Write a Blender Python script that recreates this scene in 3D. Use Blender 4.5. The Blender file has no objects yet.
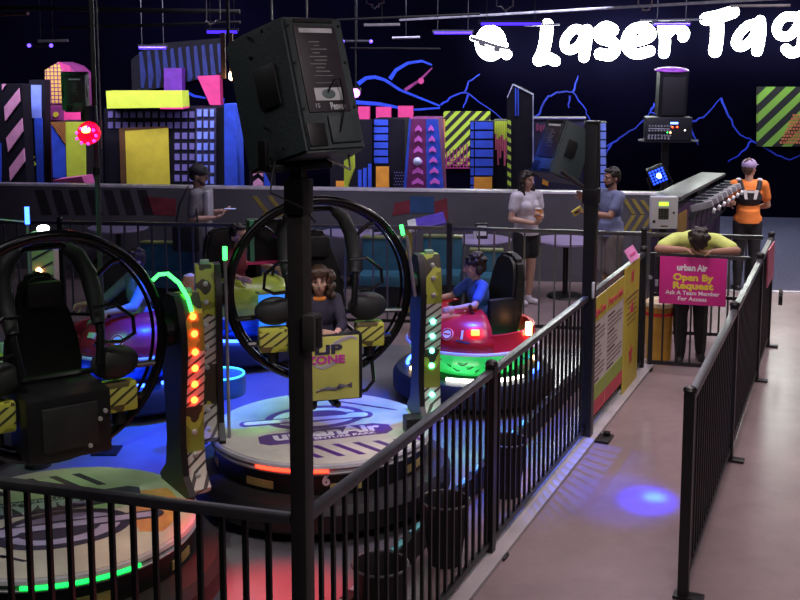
import bpy, bmesh, math, random
from mathutils import Vector, Matrix, Euler
random.seed(7)
C = bpy.context.scene.collection
R = math.radians
PI = math.pi
V = Vector

# ------------------------------------------------------------------ camera
F_PX, CX, CY, HCAM = 1080.0, 400.0, 197.0, 3.07
PITCH = math.atan(137 / 1080)
cp, sp = math.cos(PITCH), math.sin(PITCH)
cam_d = bpy.data.cameras.new('camera')
cam = bpy.data.objects.new('camera', cam_d); C.objects.link(cam)
cam_d.sensor_width = 36; cam_d.lens = F_PX / 800 * 36
cam_d.shift_y = -(300 - CY) / 800
cam_d.clip_end = 200
cam.location = (0, 0, HCAM); cam.rotation_euler = (PI / 2 - PITCH, 0, 0)
bpy.context.scene.camera = cam


def ray(px, py):
    a = (px - CX) / F_PX; b = -(py - CY) / F_PX
    return V((a, cp + b * sp, -sp + b * cp))


def atz(px, py, z=0.0):
    d = ray(px, py); t = (z - HCAM) / d.z
    return V((d.x * t, d.y * t, z))


def at(px, py, y):
    d = ray(px, py); t = y / d.y
    return V((d.x * t, y, HCAM + d.z * t))


# ------------------------------------------------------------------ materials
MATS = {}


def M(name, col, rough=0.5, metal=0.0, var=0.25, scale=6.0, emit=0.0, ecol=None, bump=0.0, spec=0.5):
    """a surface whose colour wanders a little with noise; emit adds glow"""
    if name in MATS: return MATS[name]
    m = bpy.data.materials.new(name); m.use_nodes = True
    nt = m.node_tree; n = nt.nodes; b = n['Principled BSDF']
    b.inputs['Roughness'].default_value = rough
    b.inputs['Metallic'].default_value = metal
    b.inputs['Specular IOR Level'].default_value = spec
    tc = n.new('ShaderNodeTexCoord'); nz = n.new('ShaderNodeTexNoise')
    nz.inputs['Scale'].default_value = scale; nz.inputs['Detail'].default_value = 4
    nt.links.new(tc.outputs['Object'], nz.inputs['Vector'])
    cr = n.new('ShaderNodeValToRGB'); nt.links.new(nz.outputs['Fac'], cr.inputs['Fac'])
    c = V(col[:3])
    cr.color_ramp.elements[0].position = 0.3; cr.color_ramp.elements[1].position = 0.7
    cr.color_ramp.elements[0].color = (*(c * (1 - var)), 1); cr.color_ramp.elements[1].color = (*[min(1, x) for x in c * (1 + var)], 1)
    nt.links.new(cr.outputs['Color'], b.inputs['Base Color'])
    if bump:
        bp = n.new('ShaderNodeBump'); bp.inputs['Strength'].default_value = bump; bp.inputs['Distance'].default_value = 0.01
        nt.links.new(nz.outputs['Fac'], bp.inputs['Height']); nt.links.new(bp.outputs['Normal'], b.inputs['Normal'])
    if emit:
        b.inputs['Emission Color'].default_value = (*(ecol or col), 1); b.inputs['Emission Strength'].default_value = emit
    MATS[name] = m
    return m


def camo(name, light, dark, stripe_a, stripe_b, bands):
    """camouflage blotches, with bands (zmin,zmax) of slanting stripes"""
    m = bpy.data.materials.new(name); m.use_nodes = True
    nt = m.node_tree; n = nt.nodes; L = nt.links.new; b = n['Principled BSDF']; b.inputs['Roughness'].default_value = 0.45
    tc = n.new('ShaderNodeTexCoord'); nz = n.new('ShaderNodeTexNoise'); nz.inputs['Scale'].default_value = 6.5; nz.inputs['Detail'].default_value = 1.5
    L(tc.outputs['Object'], nz.inputs['Vector'])
    cr = n.new('ShaderNodeValToRGB'); cr.color_ramp.interpolation = 'CONSTANT'
    cr.color_ramp.elements[0].position = 0; cr.color_ramp.elements[0].color = (*dark, 1)
    cr.color_ramp.elements[1].position = 0.46; cr.color_ramp.elements[1].color = (*light, 1)
    e = cr.color_ramp.elements.new(0.60); e.color = (*[x * 0.55 for x in light], 1)
    L(nz.outputs['Fac'], cr.inputs['Fac'])
    sx = n.new('ShaderNodeSeparateXYZ'); L(tc.outputs['Object'], sx.inputs[0])
    # stripes: fract((z*1 + x*.8 + y*.8)/0.06)
    a1 = n.new('ShaderNodeMath'); a1.operation = 'ADD'; L(sx.outputs['X'], a1.inputs[0]); L(sx.outputs['Y'], a1.inputs[1])
    a2 = n.new('ShaderNodeMath'); a2.operation = 'MULTIPLY_ADD'; L(a1.outputs[0], a2.inputs[0]); a2.inputs[1].default_value = -0.7; L(sx.outputs['Z'], a2.inputs[2])
    a3 = n.new('ShaderNodeMath'); a3.operation = 'DIVIDE'; L(a2.outputs[0], a3.inputs[0]); a3.inputs[1].default_value = 0.062
    a4 = n.new('ShaderNodeMath'); a4.operation = 'FRACT'; L(a3.outputs[0], a4.inputs[0])
    a5 = n.new('ShaderNodeMath'); a5.operation = 'GREATER_THAN'; L(a4.outputs[0], a5.inputs[0]); a5.inputs[1].default_value = 0.3
    mx = n.new('ShaderNodeMix'); mx.data_type = 'RGBA'; L(a5.outputs[0], mx.inputs[0])
    mx.inputs[6].default_value = (*stripe_b, 1); mx.inputs[7].default_value = (*stripe_a, 1)
    prev = cr.outputs['Color']
    for z0, z1 in bands:
        g = n.new('ShaderNodeMath'); g.operation = 'COMPARE'; L(sx.outputs['Z'], g.inputs[0]); g.inputs[1].default_value = (z0 + z1) / 2; g.inputs[2].default_value = (z1 - z0) / 2
        mm = n.new('ShaderNodeMix'); mm.data_type = 'RGBA'; L(g.outputs[0], mm.inputs[0]); L(prev, mm.inputs[6]); L(mx.outputs[2], mm.inputs[7])
        prev = mm.outputs[2]
    L(prev, b.inputs['Base Color'])
    return m


def stripes(name, ca, cb, period, vec, duty=0.5, rough=0.6):
    """straight stripes of two paints; vec = direction across the stripes in object space"""
    m = bpy.data.materials.new(name); m.use_nodes = True
    nt = m.node_tree; n = nt.nodes; L = nt.links.new; b = n['Principled BSDF']; b.inputs['Roughness'].default_value = rough
    tc = n.new('ShaderNodeTexCoord'); dt = n.new('ShaderNodeVectorMath'); dt.operation = 'DOT_PRODUCT'
    L(tc.outputs['Object'], dt.inputs[0]); dt.inputs[1].default_value = vec
    d = n.new('ShaderNodeMath'); d.operation = 'DIVIDE'; L(dt.outputs['Value'], d.inputs[0]); d.inputs[1].default_value = period
    f = n.new('ShaderNodeMath'); f.operation = 'FRACT'; L(d.outputs[0], f.inputs[0])
    g = n.new('ShaderNodeMath'); g.operation = 'LESS_THAN'; L(f.outputs[0], g.inputs[0]); g.inputs[1].default_value = duty
    mx = n.new('ShaderNodeMix'); mx.data_type = 'RGBA'; L(g.outputs[0], mx.inputs[0])
    mx.inputs[6].default_value = (*cb, 1); mx.inputs[7].default_value = (*ca, 1)
    L(mx.outputs[2], b.inputs['Base Color'])
    return m


def grid(name, ca, cb, px, pz, dx, dz, rough=0.6):
    """rectangles of paint ca on cb, repeated along object x and z"""
    m = bpy.data.materials.new(name); m.use_nodes = True
    nt = m.node_tree; n = nt.nodes; L = nt.links.new; b = n['Principled BSDF']; b.inputs['Roughness'].default_value = rough
    tc = n.new('ShaderNodeTexCoord'); s = n.new('ShaderNodeSeparateXYZ'); L(tc.outputs['Object'], s.inputs[0])
    fac = []
    for out, p, dd in (('X', px, dx), ('Z', pz, dz)):
        d = n.new('ShaderNodeMath'); d.operation = 'DIVIDE'; L(s.outputs[out], d.inputs[0]); d.inputs[1].default_value = p
        f = n.new('ShaderNodeMath'); f.operation = 'FRACT'; L(d.outputs[0], f.inputs[0])
        g = n.new('ShaderNodeMath'); g.operation = 'LESS_THAN'; L(f.outputs[0], g.inputs[0]); g.inputs[1].default_value = dd
        fac.append(g)
    k = n.new('ShaderNodeMath'); k.operation = 'MULTIPLY'; L(fac[0].outputs[0], k.inputs[0]); L(fac[1].outputs[0], k.inputs[1])
    mx = n.new('ShaderNodeMix'); mx.data_type = 'RGBA'; L(k.outputs[0], mx.inputs[0])
    mx.inputs[6].default_value = (*cb, 1); mx.inputs[7].default_value = (*ca, 1)
    L(mx.outputs[2], b.inputs['Base Color'])
    return m


# ------------------------------------------------------------------ mesh builder
def axis_mat(d):
    d = V(d).normalized()
    return d.to_track_quat('Z', 'Y').to_matrix().to_4x4()


def _r4(rot):
    if rot is None: return Matrix()
    return rot.to_4x4() if isinstance(rot, Matrix) else rot.to_matrix().to_4x4()


class MB:
    def __init__(self): self.bm = bmesh.new()

    def _new(self, fn):
        n0 = len(self.bm.verts); fn()
        self.bm.verts.ensure_lookup_table()
        return self.bm.verts[n0:]

    def box(self, c, s, rot=None, bev=0.0):
        m = Matrix.Translation(V(c)) @ _r4(rot) @ Matrix.Diagonal((s[0], s[1], s[2], 1))
        r = bmesh.ops.create_cube(self.bm, size=1, matrix=m)
        if bev:
            es = list({e for v in r['verts'] for e in v.link_edges})
            bmesh.ops.bevel(self.bm, geom=es, offset=bev, segments=2, affect='EDGES', profile=0.6)
        return self

    def cyl(self, p0, p1, r0, r1=None, seg=16, caps=True):
        p0, p1 = V(p0), V(p1); d = p1 - p0
        m = Matrix.Translation((p0 + p1) / 2) @ axis_mat(d)
        bmesh.ops.create_cone(self.bm, cap_ends=caps, segments=seg, radius1=r0, radius2=r0 if r1 is None else r1, depth=d.length, matrix=m)
        return self

    def ball(self, c, r, seg=14, rot=None):
        r = (r, r, r) if not hasattr(r, '__len__') else r
        m = Matrix.Translation(V(c)) @ _r4(rot) @ Matrix.Diagonal((*r, 1))
        bmesh.ops.create_uvsphere(self.bm, u_segments=seg, v_segments=max(6, seg * 2 // 3), radius=1, matrix=m)
        return self

    def tube(self, pts, r, seg=8, closed=False, caps=True):
        pts = [V(p) for p in pts]; n = len(pts); rings = []
        up = V((0, 0, 1)); prev = None
        for i, p in enumerate(pts):
            if closed: t = pts[(i + 1) % n] - pts[i - 1]
            else: t = pts[min(i + 1, n - 1)] - pts[max(i - 1, 0)]
            t.normalize()
            if prev is None:
                a = up if abs(t.z) < 0.9 else V((1, 0, 0))
                x = t.cross(a).normalized()
            else:
                x = (prev - t * prev.dot(t)).normalized()
            prev = x; y = t.cross(x)
            rr = r[i] if hasattr(r, '__len__') else r
            rings.append([self.bm.verts.new(p + (x * math.cos(k * 2 * PI / seg) + y * math.sin(k * 2 * PI / seg)) * rr) for k in range(seg)])
        m = n if closed else n - 1
        for i in range(m):
            a, b = rings[i], rings[(i + 1) % n]
            off = 0
            if closed and i == n - 1:
                off = min(range(seg), key=lambda o: (a[0].co - b[o].co).length)
            for k in range(seg):
                self.bm.faces.new((a[k], a[(k + 1) % seg], b[(k + 1 + off) % seg], b[(k + off) % seg]))
        if not closed and caps:
            self.bm.faces.new(rings[0][::-1]); self.bm.faces.new(rings[-1])
        return self

    def torus(self, c, rad, r, axis=(0, 0, 1), seg=64, mseg=12, a0=0, a1=2 * PI, sq=None):
        m = Matrix.Translation(V(c)) @ axis_mat(axis)
        full = abs(a1 - a0 - 2 * PI) < 1e-6; k = seg if full else seg + 1
        return self.tube([m @ V((rad * math.cos(a0 + (a1 - a0) * i / seg), rad * math.sin(a0 + (a1 - a0) * i / seg), 0)) for i in range(k)], r, mseg, closed=full)

    def lathe(self, prof, seg=48, c=(0, 0, 0), closed=False, a0=0, a1=2 * PI):
        full = abs(a1 - a0 - 2 * PI) < 1e-6; k = seg if full else seg + 1
        cols = []
        for i in range(k):
            a = a0 + (a1 - a0) * i / seg
            cols.append([self.bm.verts.new((c[0] + r * math.cos(a), c[1] + r * math.sin(a), c[2] + z)) for r, z in prof])
        np_ = len(prof)
        for i in range(seg):
            A, B = cols[i], cols[(i + 1) % k]
            for j in range(np_ if closed else np_ - 1):
                q = (A[j], B[j], B[(j + 1) % np_], A[(j + 1) % np_])
                try: self.bm.faces.new(q)
                except ValueError: pass
        if not full and closed:
            self.bm.faces.new(cols[0]); self.bm.faces.new(cols[-1][::-1])
        elif not closed and full:
            for j, flip in ((0, True), (np_ - 1, False)):
                if prof[j][0] > 1e-4:
                    loop = [c_[j] for c_ in cols]
                    self.bm.faces.new(loop[::-1] if flip else loop)
        return self

    def prism(self, pts, vec):
        """polygon of 3-D points pushed along vec"""
        a = [self.bm.verts.new(V(p)) for p in pts]; b = [self.bm.verts.new(V(p) + V(vec)) for p in pts]
        n = len(pts)
        self.bm.faces.new(a); self.bm.faces.new(b[::-1])
        for i in range(n): self.bm.faces.new((a[i], b[i], b[(i + 1) % n], a[(i + 1) % n]))
        return self

    def add_mesh(self, me, mat):
        n0 = len(self.bm.verts); self.bm.from_mesh(me)
        self.bm.verts.ensure_lookup_table()
        bmesh.ops.transform(self.bm, matrix=mat, verts=self.bm.verts[n0:])
        return self

    def build(self, name, mat, parent=None, world=False, smooth=True, xf=None):
        bm = self.bm
        if xf is not None: bmesh.ops.transform(bm, matrix=xf, verts=bm.verts)
        if world and parent is not None:
            bmesh.ops.transform(bm, matrix=wm(parent).inverted(), verts=bm.verts)
        bmesh.ops.recalc_face_normals(bm, faces=bm.faces)
        if smooth:
            for f in bm.faces: f.smooth = True
            for e in bm.edges:
                if len(e.link_faces) == 2 and e.calc_face_angle(0) > R(35): e.smooth = False
        me = bpy.data.meshes.new(name); bm.to_mesh(me); bm.free()
        me.materials.append(mat)
        o = bpy.data.objects.new(name, me); C.objects.link(o)
        if parent is not None: o.parent = parent
        return o


def wm(o):
    m = o.matrix_basis
    while o.parent is not None:
        o = o.parent; m = o.matrix_basis @ m
    return m


def tag(o, label, cat, group=None, kind=None):
    o['label'] = label; o['category'] = cat
    if group: o['group'] = group
    if kind: o['kind'] = kind
    return o


def thing(name, label, cat, loc=(0, 0, 0), rz=0.0, group=None, rot=None, scale=None):
    o = bpy.data.objects.new(name, None); C.objects.link(o)
    o.empty_display_size = 0.05
    o.location = loc; o.rotation_euler = rot if rot is not None else (0, 0, rz)
    if scale: o.scale = (scale,) * 3
    return tag(o, label, cat, group)


def solo(o, label, cat, group=None, recentre=True):
    """a top-level thing that is one mesh: put its origin at its base"""
    me = o.data
    xs = [v.co for v in me.vertices]
    c = V(((min(v.x for v in xs) + max(v.x for v in xs)) / 2, (min(v.y for v in xs) + max(v.y for v in xs)) / 2, min(v.z for v in xs)))
    if o.location.length < 1e-6 and recentre:
        me.transform(Matrix.Translation(-c)); o.location = c
    return tag(o, label, cat, group)


def struct(o):
    o['kind'] = 'structure'; return o


def dup_part(o, loc, parent):
    c = o.copy(); C.objects.link(c); c.parent = parent; c.location = loc
    return c


def text_mesh(s, size, bold=0.0, extrude=0.002):
    cu = bpy.data.curves.new('text', 'FONT'); cu.body = s; cu.size = size; cu.offset = bold; cu.extrude = extrude
    cu.align_x = 'CENTER'; cu.align_y = 'CENTER'; cu.resolution_u = 3
    o = bpy.data.objects.new('text', cu); C.objects.link(o)
    bpy.context.view_layer.update()
    me = bpy.data.meshes.new_from_object(o.evaluated_get(bpy.context.evaluated_depsgraph_get()))
    bpy.data.objects.remove(o); bpy.data.curves.remove(cu)
    return me


def frame_mat(o, x, y):
    """matrix with local x along x, local y along y"""
    x = V(x).normalized(); y = V(y); y = (y - x * y.dot(x)).normalized(); z = x.cross(y)
    m = Matrix((x, y, z)).transposed().to_4x4(); m.translation = V(o); return m


def words_on(name, s, size, mat, parent, mtx, bold=0.0, width=None, extrude=0.002):
    me = text_mesh(s, size, bold, extrude)
    if width:
        xs = [v.co.x for v in me.vertices]; k = width / (max(xs) - min(xs))
        me.transform(Matrix.Diagonal((k, 1, 1, 1)))
    b = MB(); b.add_mesh(me, mtx)
    return b.build(name, mat, parent, smooth=False)


# common paints
black_metal = M('black_powder_coat', (0.006, 0.006, 0.007), 0.42, 0.0, 0.2, 20)
black_rubber = M('black_rubber', (0.008, 0.008, 0.009), 0.6, 0, 0.3, 14, bump=0.1)
black_plastic = M('black_plastic', (0.007, 0.0075, 0.008), 0.45, 0, 0.3, 12)
hoop_black = M('gloss_black_steel', (0.007, 0.007, 0.008), 0.22, 0, 0.2, 12)
grey_metal = M('grey_metal', (0.30, 0.30, 0.31), 0.4, 0.3, 0.2, 10)
steel = M('brushed_steel', (0.5, 0.5, 0.52), 0.35, 0.8, 0.15, 20)
white_paint = M('white_paint', (0.75, 0.75, 0.76), 0.5, 0, 0.08)
# ------------------------------------------------------------------ the setting
BETA = R(7.9)                       # the back of the hall is turned a little
U_ = V((math.cos(BETA), -math.sin(BETA), 0)); N_ = V((-math.sin(BETA), -math.cos(BETA), 0))
WALL0 = V((0, 22, 0))


def onwall(px, py, off=0.0):
    o = WALL0 + N_ * off; d = ray(px, py); c = V((0, 0, HCAM))
    t = (o - c).dot(N_) / d.dot(N_)
    return c + d * t


def wallmat(px, py, off=0.0):
    return frame_mat(onwall(px, py, off), U_, (0, 0, 1))


concrete = M('polished_concrete', (0.27, 0.205, 0.21), 0.27, 0, 0.22, 0.9, bump=0.015, spec=0.6)
for nd in list(concrete.node_tree.nodes):
    if nd.type == 'TEX_NOISE': nd.inputs['Detail'].default_value = 9; nd.inputs['Roughness'].default_value = 0.7
ride_floor_m = M('ride_floor_steel', (0.23, 0.23, 0.26), 0.20, 0.25, 0.15, 1.5, bump=0.01)
carpet_m = M('dark_carpet', (0.07, 0.075, 0.13), 0.9, 0, 0.4, 30)
wall_black = M('black_wall_paint', (0.0016, 0.0014, 0.0055), 0.85, 0, 0.5, 0.35, spec=.0)
ceil_black = M('black_ceiling_paint', (0.003, 0.003, 0.0035), 0.85, 0, 0.4, 1.0, spec=.2)
knee_grey = M('charcoal_wall_paint', (0.10, 0.095, 0.115), 0.7, 0, 0.25, 0.8)

floor = struct(MB().box((0, 10, -0.05), (26, 34, 0.1)).build('floor', concrete))
A0, A1 = V((-0.41, 4.27, 0)), V((2.40, 10.48, 0))      # aisle fence, ride side
AD = (A1 - A0).normalized(); AN = V((-AD.y, AD.x, 0))   # AN points into the ride
p_ = [A0 + AN * 0.42 - AD * 3, A0 + AN * 0.42 + AD * 7.3, V((1.6, 11.25, 0)), V((-9, 12.4, 0)), V((-9, 2.4, 0))]
struct(MB().prism([v + V((0, 0, 0.006)) for v in p_], (0, 0, -0.005)).build('floor_ride', ride_floor_m))
struct(MB().prism([atz(640, 291) + V((0, 0, 0.006)), atz(830, 293) + V((2, 0, 0.006)), V((9, 22, .006)), V((-9, 23, .006)), V((-9, 16.4, .006)), V((2.6, 15.0, .006))], (0, 0, -0.005)).build('floor_carpet', carpet_m))
e0, e1 = atz(704, 291.5), atz(830, 294)
struct(MB().prism([e0, e1 + (e1 - e0) * .6, e1 + (e1 - e0) * .6 + V((0, .07, 0)), e0 + V((0, .07, 0))], (0, 0, 0.02)).build('trim_1', M('white_floor_strip', (0.7, 0.7, 0.75), 0.4)))
# pale kerb under the aisle fence, and the black kerb with reflective dashes round the ride floor
kerb_m = M('pale_kerb', (0.42, 0.39, 0.40), 0.5, 0, 0.2, 3)
k0, k1 = A0 - AD * 3, A1 + AD * 0.15
struct(MB().prism([k0 - AN * 0.10, k1 - AN * 0.10, k1 + AN * 0.03, k0 + AN * 0.03], (0, 0, 0.03)).build('trim_2', kerb_m))
b0, b1 = A0 + AN * 0.40 - AD * 1.2, A0 + AN * 0.40 + AD * 6.9
struct(MB().prism([b0, b1, b1 + AN * 0.06, b0 + AN * 0.06], (0, 0, 0.16)).build('trim_3', black_rubber))

# walls and ceiling
def wallbox(name, c, s, m, rz=-BETA):
    return struct(MB().box((0, 0, 0), s).build(name, m, xf=Matrix.Translation(V(c)) @ Matrix.Rotation(rz, 4, 'Z')))

wallbox('wall_back', WALL0 - N_ * 0.1 + V((0, 0, 2.3)), (26, 0.2, 4.6), wall_black)
wallbox('wall_left', V((-10.2, 11, 2.3)), (0.2, 27, 4.6), ceil_black, 0)
wallbox('wall_right', V((11.5, 10, 2.3)), (0.2, 24, 4.6), ceil_black, 0)
wallbox('ceiling', V((0, 10, 4.65)), (26, 34, 0.1), ceil_black, 0)
# low wall between the ride and the laser arena
kw0, kw1 = at(-60, 183.5, 16.0), at(664, 194.5, 14.73)
kd = (kw1 - kw0); L_ = V((kd.x, kd.y, 0)).length; ka = math.atan2(kd.y, kd.x)
kz = 1.23
kmid = (kw0 + kw1) / 2
struct(MB().box((0, 0, kz / 2), (L_, 0.18, kz)).build('wall_low', knee_grey, xf=Matrix.Translation((kmid.x, kmid.y, 0)) @ Matrix.Rotation(ka, 4, 'Z')))
struct(MB().box((0, 0, kz + 0.02), (L_ + 0.05, 0.20, 0.035), bev=0.008).build('trim_4', M('pale_ledge', (0.75, 0.7, 0.78), 0.3), xf=Matrix.Translation((kmid.x, kmid.y, 0)) @ Matrix.Rotation(ka, 4, 'Z')))


def onknee(px, py, off=0.1):
    nn = V((math.sin(ka), -math.cos(ka), 0)); o = V((kmid.x, kmid.y, 0)) + nn * off; d = ray(px, py); c = V((0, 0, HCAM))
    t = (o - c).dot(nn) / d.dot(nn); return c + d * t


KN = V((math.sin(ka), -math.cos(ka), 0))
def knee_paint(name, polys, m, off=0.093):
    b = MB()
    for poly in polys: b.prism([onknee(x, y, off + 0.004) for x, y in poly], -KN * 0.006)
    o = b.build(name, m, smooth=False); o['kind'] = 'structure'; return o

mustard = M('mustard_wall_paint', (0.30, 0.23, 0.05), 0.7)
darkband = M('near_black_wall_paint', (0.025, 0.022, 0.028), 0.7)
# chevrons painted on the low wall (part of its paint)
ch = []
for i in range(4):
    x = 252 + i * 15
    if i < 2:
        ch.append([(x, 196), (x + 5, 196), (x + 17, 212), (x + 12, 212)])
        ch.append([(x + 12, 213), (x + 17, 213), (x + 4, 232), (x - 1, 232)])
for i in range(4):
    x = 622 + i * 9
    ch.append([(x, 198 + i * 1), (x + 4, 198 + i), (x + 14, 214), (x + 10, 214)])
    ch.append([(x + 10, 215), (x + 14, 215), (x + 2, 234), (x - 2, 234)])
knee_paint('trim_5', ch, mustard)
db = []
for i in range(7):
    x = 35 + i * 17
    db.append([(x, 190), (x + 9, 190), (x + 17, 215), (x + 7, 215)])
knee_paint('trim_6', db, darkband)
knee_paint('trim_7', [[(143, 196), (176, 199), (176, 216), (143, 214)], [(395, 203), (410, 200), (410, 213), (392, 216)], [(434, 202), (447, 198), (448, 220), (436, 226)]], M('dull_red_wall_paint', (0.22, 0.03, 0.05), 0.7))
knee_paint('trim_8', [[(410, 196), (434, 197), (434, 213), (410, 213)]], M('dull_blue_wall_paint', (0.03, 0.09, 0.25), 0.7))

# ------------------------------------------------------------------ fences
def fence_post(parent, x, h, w=0.06, ball=True):
    p = MB().box((x, 0, h / 2), (w, w, h)).build('post', black_metal, parent)
    if ball: MB().lathe([(0.0, h), (w * .62, h), (w * .66, h + .014), (w * .5, h + .03), (0.0, h + .04)], 16, (x, 0, 0)).build('post_cap', black_metal, p)
    MB().box((x, -0.03, 0.012), (0.09, 0.17, 0.018), bev=0.004).build('foot_plate', black_metal, p)
    return p


def fence(name, label, p0, p1, posts, gaps=0.11, h=1.2, low=0.09, group=None, pm=None, picket_w=0.018):
    pm = pm or black_metal
    d = V(p1) - V(p0); L = d.length
    t = thing(name, label, 'fence', (p0[0], p0[1], 0), math.atan2(d.y, d.x), group)
    MB().box((L / 2, 0, h - 0.022), (L, 0.05, 0.044), bev=0.009).build('top_rail', rail_m, t)
    MB().box((L / 2, 0, low), (L, 0.028, 0.035)).build('bottom_rail', black_metal, t)
    for x in posts: fence_post(t, x, h + 0.02)
    n = int(L / gaps); first = None
    for i in range(1, n):
        x = i * L / n
        if any(abs(x - q) < 0.045 for q in posts): continue
        if first is None:
            first = MB().box((0, 0, (h + low) / 2 - 0.01), (picket_w, picket_w, h - low - 0.03)).build('picket', pm, t); first.location = (x, 0, 0)
        else: dup_part(first, (x, 0, 0), t)
    return t


rail_m = M('rail_black_gloss', (0.10, 0.10, 0.11), 0.30, 0.55, 0.15, 20, spec=.8)
LA = (A1 - A0).length
fence('aisle_fence', 'long black picket fence between the ride floor and the aisle, up to the tall post', A0 + AD * .06, A0 + AD * 4.60, [2.29])
fence('aisle_fence', 'short black picket fence between tall post and aisle gate, with posters on it', A0 + AD * 4.72, A1, [LA - 4.72])
fence('front_fence', 'black picket fence crossing the lower left corner, before the nearest ride car', A0 + V((-0.04, 0.015, 0)), V((-3.3, 5.10, 0)), [1.55, 2.95], gaps=0.105, picket_w=0.022)
P1, P4 = V((1.63, 5.88, 0)), V((3.96, 11.37, 0))
LR = (P4 - P1).length
fence('queue_fence', 'black picket fence along the right side of the aisle', P1, P4, [0, 2.33, 4.60, LR])
FAR0, FAR1 = V((3.90, 11.45, 0)), V((0.56, 12.10, 0))
# far fence is built in two runs that meet at a post
fence('rear_fence', 'black picket fence behind the red ride car, in front of the woman in shorts', FAR0, FAR1, [1.25, 3.40], pm=M('lit_picket_paint', (.12, .125, .13), .3, .4), gaps=0.165, picket_w=0.02)  # black pickets made paler: light reflected on them is put into the colour
fence('back_fence', 'dim black picket fence running behind the ring cars, before the man in a cap', V((0.50, 12.11, 0)), V((-6.6, 12.75, 0)), [2.2, 4.5, 6.8], pm=M('lit_picket_paint', (.12, .125, .13), .3, .4), gaps=0.16, picket_w=0.02)

# gate across the end of the aisle
G0, G1 = V((2.47, 10.46, 0)), V((3.36, 10.22, 0))
gd = G1 - G0
gate = thing('aisle_gate', 'black barred gate across the end of the aisle, with the pink sign hung on it', 'gate', G0, math.atan2(gd.y, gd.x))
gl = gd.length
MB().box((gl / 2, 0, 1.175), (gl, 0.045, 0.04), bev=0.006).build('top_rail', rail_m, gate)
MB().box((gl / 2, 0, 0.09), (gl, 0.035, 0.035)).build('bottom_rail', black_metal, gate)
MB().box((gl / 2, 0, 0.78), (gl, 0.03, 0.03)).build('middle_rail', black_metal, gate)
for x in (0.015, gl - 0.015): MB().box((x, 0, 0.63), (0.045, 0.045, 1.12)).build('stile', black_metal, gate)
pk = None
for i in range(1, 7):
    if pk is None: pk = MB().box((0, 0, 0.63), (0.018, 0.018, 1.08)).build('picket', black_metal, gate); pk.location = (gl / 7, 0, 0)
    else: dup_part(pk, (i * gl / 7, 0, 0), gate)
MB().cyl((0.0, -0.03, 0.95), (0.0, 0.03, 0.95), 0.02).build('hinge', steel, gate)
MB().box((0.06, -0.035, 0.9), (0.03, 0.03, 0.06)).build('latch', steel, gate)

# ------------------------------------------------------------------ signs
pink = M('magenta_sign_print', (0.62, 0.03, 0.26), 0.35, 0, 0.06)
sign_white = M('white_print', (0.8, 0.78, 0.82), 0.5, 0, 0.04)
sign_yellow = M('yellow_print', (0.78, 0.62, 0.06), 0.5, 0, 0.05)
gm = gate.matrix_basis


def flat_local(o, z_w=0):  # frame on a sign's front (local -y)
    return None


s = thing('gate_sign', 'magenta sign with white and yellow words hanging on the aisle gate', 'sign', G0 + gd * 0.435, math.atan2(gd.y, gd.x))
sw, s0, s1 = 0.63, 0.70, 1.17
MB().box((0, -0.036, (s0 + s1) / 2), (sw, 0.012, s1 - s0), bev=0.003).build('board', pink, s)
fm = lambda x, z, y=-0.0435: frame_mat((x, y, z), (1, 0, 0), (0, 0, 1))
words_on('lettering', 'urban', 0.085, sign_white, s, fm(-0.065, 1.065), 0.004, 0.175)
words_on('lettering', 'Air', 0.085, sign_white, s, fm(0.085, 1.065), 0.004, 0.10)
words_on('lettering', 'Open By', 0.09, sign_yellow, s, fm(0, 0.968), 0.004, 0.38)
words_on('lettering', 'Request', 0.09, sign_yellow, s, fm(0, 0.886), 0.004, 0.38)
words_on('lettering', 'Ask A Team Member', 0.055, sign_white, s, fm(0, 0.815), 0.001, 0.51)
words_on('lettering', 'For Access', 0.055, sign_white, s, fm(0, 0.757), 0.001, 0.27)

# posters on the aisle fence (aisle side)
post_white = M('poster_paper', (0.62, 0.58, 0.52), 0.55, 0, 0.06)
post_yel = M('poster_yellow', (0.60, 0.50, 0.05), 0.5, 0, 0.10)
post_red = M('poster_red', (0.60, 0.05, 0.08), 0.5, 0, 0.1)
post_grn = M('poster_green', (0.32, 0.42, 0.06), 0.5, 0, 0.1)
ink = M('poster_ink', (0.10, 0.04, 0.04), 0.6)
fz = math.atan2(AD.y, AD.x)


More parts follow.
